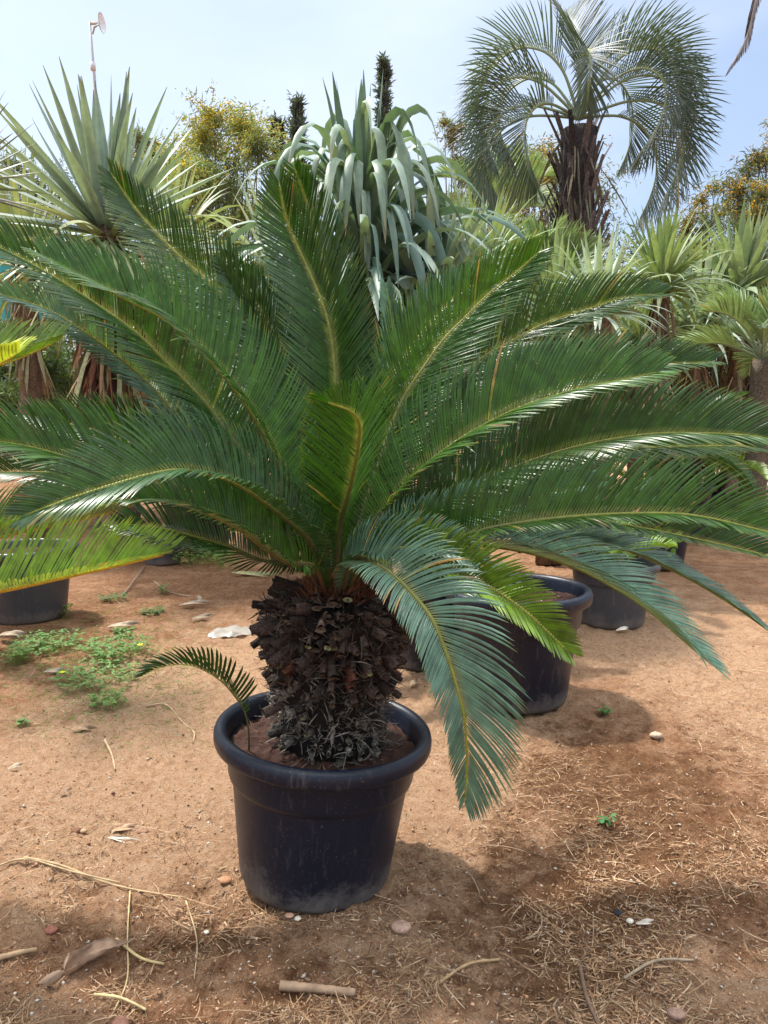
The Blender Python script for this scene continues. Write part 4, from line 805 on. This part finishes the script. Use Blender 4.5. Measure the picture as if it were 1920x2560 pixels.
# ------------------------------------------------------------------ straw, chips and grit
def scatter(n, ylo=1480, yhi=2700, pw=1.0, bias=None):
    out_ = []
    while len(out_) < n:
        m = n; py = ylo + (yhi - ylo) * rng.random(m) ** pw; px = rng.uniform(-150, 2070, m)
        pts = np.array([G(a_, b_) for a_, b_ in zip(px, py)])
        if bias is not None: pts = pts[rng.random(m) < bias(px, py)]
        out_ += list(pts)
    q = np.array(out_[:n]); keep = np.hypot(q[:, 0] + .185, q[:, 1] - 2.04) > .225; q = q[keep]; q[:, 2] = ground_z(q[:, 0], q[:, 1]) + .001; return q
def dens(px, py):
    d = .25 + .6 * np.clip((py - 2050) / 300, 0, 1) + .7 * np.clip((px - 1050) / 300, 0, 1)
    sandy = np.exp(-(((px - 450) / 380) ** 2 + ((py - 1850) / 190) ** 2)); cl_ = np.clip(.35 + 1.7 * vnoise(px / 150, py / 95) + .5 * vnoise(px / 45, py / 35), .06, 1.2)
    return np.clip(d * (1 - .6 * sandy) * cl_, .02, 1)
SC = np.array([(.40, .25, .14), (.33, .19, .10), (.52, .37, .24), (.20, .105, .06), (.44, .28, .16)])
def litter(name, label, n, Lr, Wr, curv, zup=.06):
    b = MB(); q = scatter(n, bias=dens); n = len(q); a = rng.random(n) * 6.283
    d = np.stack([np.cos(a), np.sin(a), rng.normal(.02, zup, n)], 1); bend = rng.normal(0, curv, (n, 3)); bend[:, 2] = -np.abs(bend[:, 2]) * .25
    q[:, 2] += rnd(n, .0, .005)
    strips(b, q, d, np.cross(d, [0, 0, 1]) + rng.normal(0, .3, (n, 3)), rnd(n, *Lr) ** 1.0, rnd(n, *Wr), bend, k=5, p=1.2, fold=.5, col=SC[rng.integers(0, 5, n)] * rng.uniform(.6, 1.15, (n, 1)), wprof=lambda s: np.interp(s, [0, .1, .8, 1], [.6, 1, .8, .3]))
    tag(b.build(name, M_DRY), label, 'litter', kind='stuff')
litter('straw', 'dry straw and needles strewn over the earth', 2600, (.025, .14), (.0012, .0032), .7)
litter('straw_chaff', 'short chopped dry plant bits covering the earth', 24000, (.005, .03), (.001, .0034), .4, .18)
b = MB(); q = scatter(20000, bias=lambda x, y: np.full(len(x), .8)); stones_at(b, q, rng.uniform(.0015, .006, len(q)) * rng.choice([1, 1, 1, 1.4, 2.6], len(q)), [(.46, .26, .15), (.40, .22, .12), (.5, .3, .18), (.34, .18, .10), (.12, .06, .035), (.5, .44, .36)])
tag(b.build('grit', M_STONE), 'fine grit and crumbs of earth on the ground', 'grit', kind='stuff')

# single recognisable litter pieces
def on(px, py, up=.004):
    q = G(px, py); q[2] = float(ground_z(q[0], q[1])) + up; return q
dtube('stick', 'short thick jointed stick lying at the bottom centre', 'stick', [on(700, 2485, .012), on(790, 2488, .012), on(888, 2487, .012)], .011, .009, (.34, .23, .15))
tag(dtube('stalk', 'long dry straw coloured stalk pointing at the pot from the left', 'stalk', [on(60, 2150, .01), on(150, 2165, .012), on(260, 2200, .012), on(360, 2225, .012), on(465, 2242, .008)], .004, .0022, (.46, .33, .19)), group=None)
dtube('stalk', 'thinner dry stalk lying along the long one, its left end at the picture edge', 'stalk', [on(-30, 2180, .008), on(60, 2152, .012), on(180, 2180, .016), on(300, 2205, .01)], .003, .002, (.5, .37, .22))
dtube('twig', 'curved pale twig on the sand left of the pot rim', 'twig', [on(365, 1765, .008), on(415, 1768, .012), on(455, 1800, .012), on(485, 1835, .006), on(482, 1860, .004)], .004, .003, (.46, .32, .2))
dtube('twig', 'short upright lying twig below the curved one', 'twig', [on(262, 1850, .008), on(280, 1890, .008), on(288, 1925, .006)], .006, .003, (.48, .33, .2))
dtube('twig', 'straight bare twig between the weeds near the left pot', 'twig', [on(308, 1490, .01), on(335, 1455, .02), on(362, 1415, .02)], .008, .005, (.34, .25, .18))
dtube('twig', 'forked thin twig right of the bare straight one', 'twig', [on(385, 1448, .01), on(425, 1478, .02), on(480, 1490, .01)], .005, .003, (.42, .33, .24))
dtube('stick', 'broken pale stick at the lower left edge', 'stick', [on(-10, 2390, .01), on(50, 2378, .012), on(92, 2368, .01)], .008, .005, (.45, .3, .18))
dtube('stalk', 'pale stalk running down from the dead leaf', 'stalk', [on(290, 2340, .01), on(350, 2385, .014), on(410, 2395, .008)], .004, .003, (.58, .44, .22))
dtube('stalk', 'thin upright bent stalk below the dead leaf', 'stalk', [on(325, 2225, .006), on(318, 2330, .012), on(318, 2430, .012), on(285, 2520, .006)], .0022, .0018, (.55, .42, .22))
dtube('stalk', 'pale yellow stalk low at the left bottom', 'stalk', [on(235, 2470, .01), on(300, 2490, .012), on(365, 2510, .008)], .0035, .003, (.58, .45, .24))
dtube('stalk', 'arching thin stalk right of the dead leaf', 'stalk', [on(465, 2250, .006), on(492, 2340, .014), on(485, 2430, .006)], .0022, .0015, (.52, .38, .22))
dtube('twig', 'forked grey twig at the lower right', 'twig', [on(1560, 2450, .006), on(1640, 2412, .014), on(1735, 2388, .006)], .004, .003, (.38, .29, .2))
dtube('twig', 'long curved brown twig in the bottom middle', 'twig', [on(1100, 2465, .006), on(1170, 2415, .014), on(1250, 2395, .006)], .004, .003, (.42, .28, .15))
dtube('twig', 'dark crooked twig at the bottom right of centre', 'twig', [on(1450, 2415, .006), on(1465, 2490, .014), on(1500, 2570, .006)], .005, .004, (.2, .13, .09))
def dry_leaf(name, label, px, py, L, W, az, curl, col, cat='dead leaf', up=.01, rise=.25):
    b = MB(); q = on(px, py, up); n = 3; a = az + np.array([0, .28, -.3]); d = np.stack([np.cos(a), np.sin(a), np.full(3, rise)], 1)
    strips(b, np.tile(q, (3, 1)), d, np.cross(d, [0, 0, 1]) + np.array([0, 0, .5]), np.array([L, L * .7, L * .8]), np.array([W, W * .6, W * .5]) * .7, np.array([0, 0, -curl]), k=8, fold=.7, col=np.array(col) * np.array([[1.], [.8], [1.15]]), twist=np.array([1.9, -1.6, 1.1]))
    return tag(b.build(name, M_DRY, None, tuple(q)), label, cat)
b = MB(); q = on(225, 2400, .0); U, Vv = np.meshgrid(np.linspace(0, 1, 34), np.linspace(-1, 1, 13))
wl = .024 * np.interp(U, [0, .12, .4, .6, .8, 1], [.35, .8, 1, .75, .35, .05]); an = Vv * (2.0 - 1.1 * U) + .25 * fbm(U * 4, Vv * 2, 3)
ly = -.065 + .155 * U; off = wl * np.sin(an) * (1 + .2 * fbm(U * 9, Vv * 5, 2)); hz = .006 + wl * (1 - np.cos(an)) * .9 + .035 * U ** 2 + .012 * (1 - U) * np.abs(fbm(U * 5 + 2, Vv * 3, 3))
ca, sa_ = math.cos(.62), math.sin(.62); px_ = ly + .03 * np.sin(U * 3); py_ = off + .02 * np.sin(U * 4)
i_ = np.arange(U.size).reshape(U.shape)
b.add(np.stack([q[0] + px_ * ca - py_ * sa_, q[1] + px_ * sa_ + py_ * ca, q[2] + hz], -1), np.stack([i_[:-1, :-1], i_[:-1, 1:], i_[1:, 1:], i_[1:, :-1]], -1), c=(.34, .225, .155))
strips(b, np.tile(q + np.array([-.05, -.03, .012]), (3, 1)), np.array([[-1, -.6, .05], [-.8, -1, .0], [-.1, .9, .5]]), np.array([[0, .3, 1]] * 3), np.array([.06, .075, .05]), .02, (0, 0, -.3), k=5, fold=.6, col=(.36, .25, .18), twist=np.array([1, -1, .6]))
tag(b.build('dead_leaf', M_DRY, None, tuple(q)), 'curled grey brown dead leaf at the lower left', 'dead leaf')
dry_leaf('dead_leaf', 'small dark curled leaf left of the stones', 150, 1990, .05, .02, 1.0, .6, (.3, .2, .14))
dry_leaf('dead_leaf', 'white papery dead leaf lying near the plastic bag', 480, 1550, .16, .05, .7, .4, (.33, .26, .19), up=.02)
dry_leaf('dead_leaf', 'folded pale dead leaf right of the weeds', 270, 1575, .20, .06, .3, .4, (.33, .26, .19), up=.02)
dry_leaf('dead_leaf', 'brown curled leaf on the sand below the weeds', 180, 1830, .10, .05, .4, .8, (.34, .22, .14), up=.015)
dry_leaf('dead_leaf', 'dry leaf fragment between trunk and large black pot', 1025, 1720, .11, .03, 1.2, .8, (.58, .42, .27), up=.015)
dry_leaf('dead_leaf', 'white dry leaf right of the large black pot', 1540, 1580, .11, .04, .5, .4, (.7, .62, .52), up=.02)
dry_leaf('dead_leaf', 'long flat green and tan leaf lying behind the trunk at left', 580, 1437, .42, .07, .05, .15, (.45, .42, .22), up=.015, rise=.02)
dry_leaf('dead_leaf', 'torn pale leaf scrap at the left under the weeds', 110, 1690, .12, .05, .3, .6, (.33, .26, .19), up=.015)
dry_leaf('dead_leaf', 'grey leaf scrap at the left edge behind the clover', 0, 1600, .15, .07, .3, .5, (.33, .26, .19), up=.03)
dry_leaf('dead_leaf', 'thin pale curled strip behind the weeds, right of the flat grey green weed', 450, 1520, .22, .04, .5, .5, (.46, .38, .28), up=.02)
dry_leaf('dead_leaf', 'small pale scrap just left of the plastic bag', 500, 1500, .10, .04, 1.9, .6, (.46, .38, .3), up=.02)
dry_leaf('dead_leaf', 'thin tan leaf strip on the earth below the stalks at far left', 20, 1930, .06, .03, .9, .5, (.42, .33, .24), up=.01)
dry_leaf('dead_leaf', 'light tan broken leaf by the oval pebble', 280, 2080, .09, .028, .6, .3, (.46, .31, .2), up=.008, rise=.1)
dry_leaf('dead_leaf', 'narrow white leaf strip by the light tan broken leaf', 270, 2098, .11, .012, -.12, .1, (.55, .5, .42), up=.01, rise=.03)
dry_leaf('dead_leaf', 'pale scrap near the bottom right straw', 1590, 2310, .05, .02, .1, .2, (.55, .48, .4), up=.008)
# crumpled plastic bag
b = MB(); q = on(580, 1580, .0); U, Vv = np.meshgrid(np.linspace(-1, 1, 40), np.linspace(-1, 1, 26)); rr_ = np.clip(1 - (U ** 2 + Vv ** 2) * .75, 0, 1)
zz = .022 * rr_ ** .5 + .02 * np.abs(fbm(U * 1.6 + 5, Vv * 1.6, 2)) * (rr_ > 0) + .002; i_ = np.arange(U.size).reshape(U.shape)
ok = rr_ > .02; f = np.stack([i_[:-1, :-1], i_[:-1, 1:], i_[1:, 1:], i_[1:, :-1]], -1); keepf = ok[:-1, :-1] & ok[:-1, 1:] & ok[1:, 1:] & ok[1:, :-1]
b.add(np.stack([q[0] + U * .13, q[1] + Vv * .11 + .03 * U, q[2] + zz], -1), f[keepf], c=(.46, .42, .37)); tag(b.build('plastic_bag', M_BAG, None, tuple(q)), 'crumpled translucent white plastic bag half buried in sand left of the trunk', 'plastic bag')
def stone(px, py, s, label, col):
    b = MB(); q = on(px, py, s * .25); u = np.linspace(0, math.pi, 9); v = np.linspace(0, 6.283, 14, endpoint=False); U, Vv = np.meshgrid(u, v, indexing='ij')
    r = s * .5 * (1 + .14 * fbm(U * 2 + px, np.sin(Vv) * 2 + py, 3)); i_ = np.arange(U.size).reshape(U.shape); j_ = np.roll(i_, -1, 1)
    b.add(np.stack([q[0] + r * np.sin(U) * np.cos(Vv) * 1.2, q[1] + r * np.sin(U) * np.sin(Vv), q[2] + r * np.cos(U) * .6], -1), np.stack([i_[:-1], i_[1:], j_[1:], j_[:-1]], -1), c=col)
    tag(b.build('stone', M_STONE, None, tuple(q)), label, 'stone', 'loose stones on the earth')
stone(1003, 2322, .042, 'pinkish tan stone in front of the pot to the right', (.42, .27, .2))
stone(357, 2082, .03, 'brown oval pebble by the pale straw left of the pot', (.30, .17, .11))
stone(190, 2080, .028, 'dark brown pebble, left one of a pair on the sand', (.2, .10, .06))
stone(207, 2078, .022, 'tan pebble touching the dark brown one', (.42, .27, .17))
stone(1640, 1840, .042, 'pale rounded stone in the straw at right', (.48, .35, .25))
stone(1545, 2278, .022, 'black pebble in the right half', (.03, .03, .035))
stone(127, 2320, .028, 'reddish brown pebble at the lower left above the dead leaf', (.30, .12, .08))
stone(300, 2550, .035, 'reddish stone cut by the bottom edge at left', (.32, .16, .11))
stone(1690, 2540, .035, 'brown stone near the bottom right', (.32, .2, .15))
stone(515, 2313, .014, 'small white pebble between dead leaf and pot', (.7, .66, .55))
stone(1575, 2300, .018, 'small white chip beside the black pebble', (.68, .62, .52))
stone(724, 2296, .02, 'pink pebble at the very foot of the pot', (.5, .3, .2))
stone(745, 2300, .016, 'white pebble at the foot of the pot beside the pink one', (.68, .62, .5))
stone(563, 2200, .03, 'orange brown stone leaning on the left foot of the pot', (.42, .22, .12))
b = MB(); n = 420; a = rng.random(n) * 6.283; r = .13 + .125 * rng.random(n); q = np.stack([pc[0] + r * np.cos(a), pc[1] + r * np.sin(a), np.full(n, pc[2] + .388)], 1); d = np.stack([np.cos(a * 3), np.sin(a * 3), rnd(n, -.05, .4)], 1)
strips(b, q, d, rng.normal(0, 1, (n, 3)), rnd(n, .015, .07), rnd(n, .0012, .003), rng.normal(0, .4, (n, 3)), k=4, col=np.array([.30, .20, .13]) * rng.uniform(.3, 1.3, (n, 1)))
tag(POT.part('dry_needles', b, M_DRY), kind='stuff')
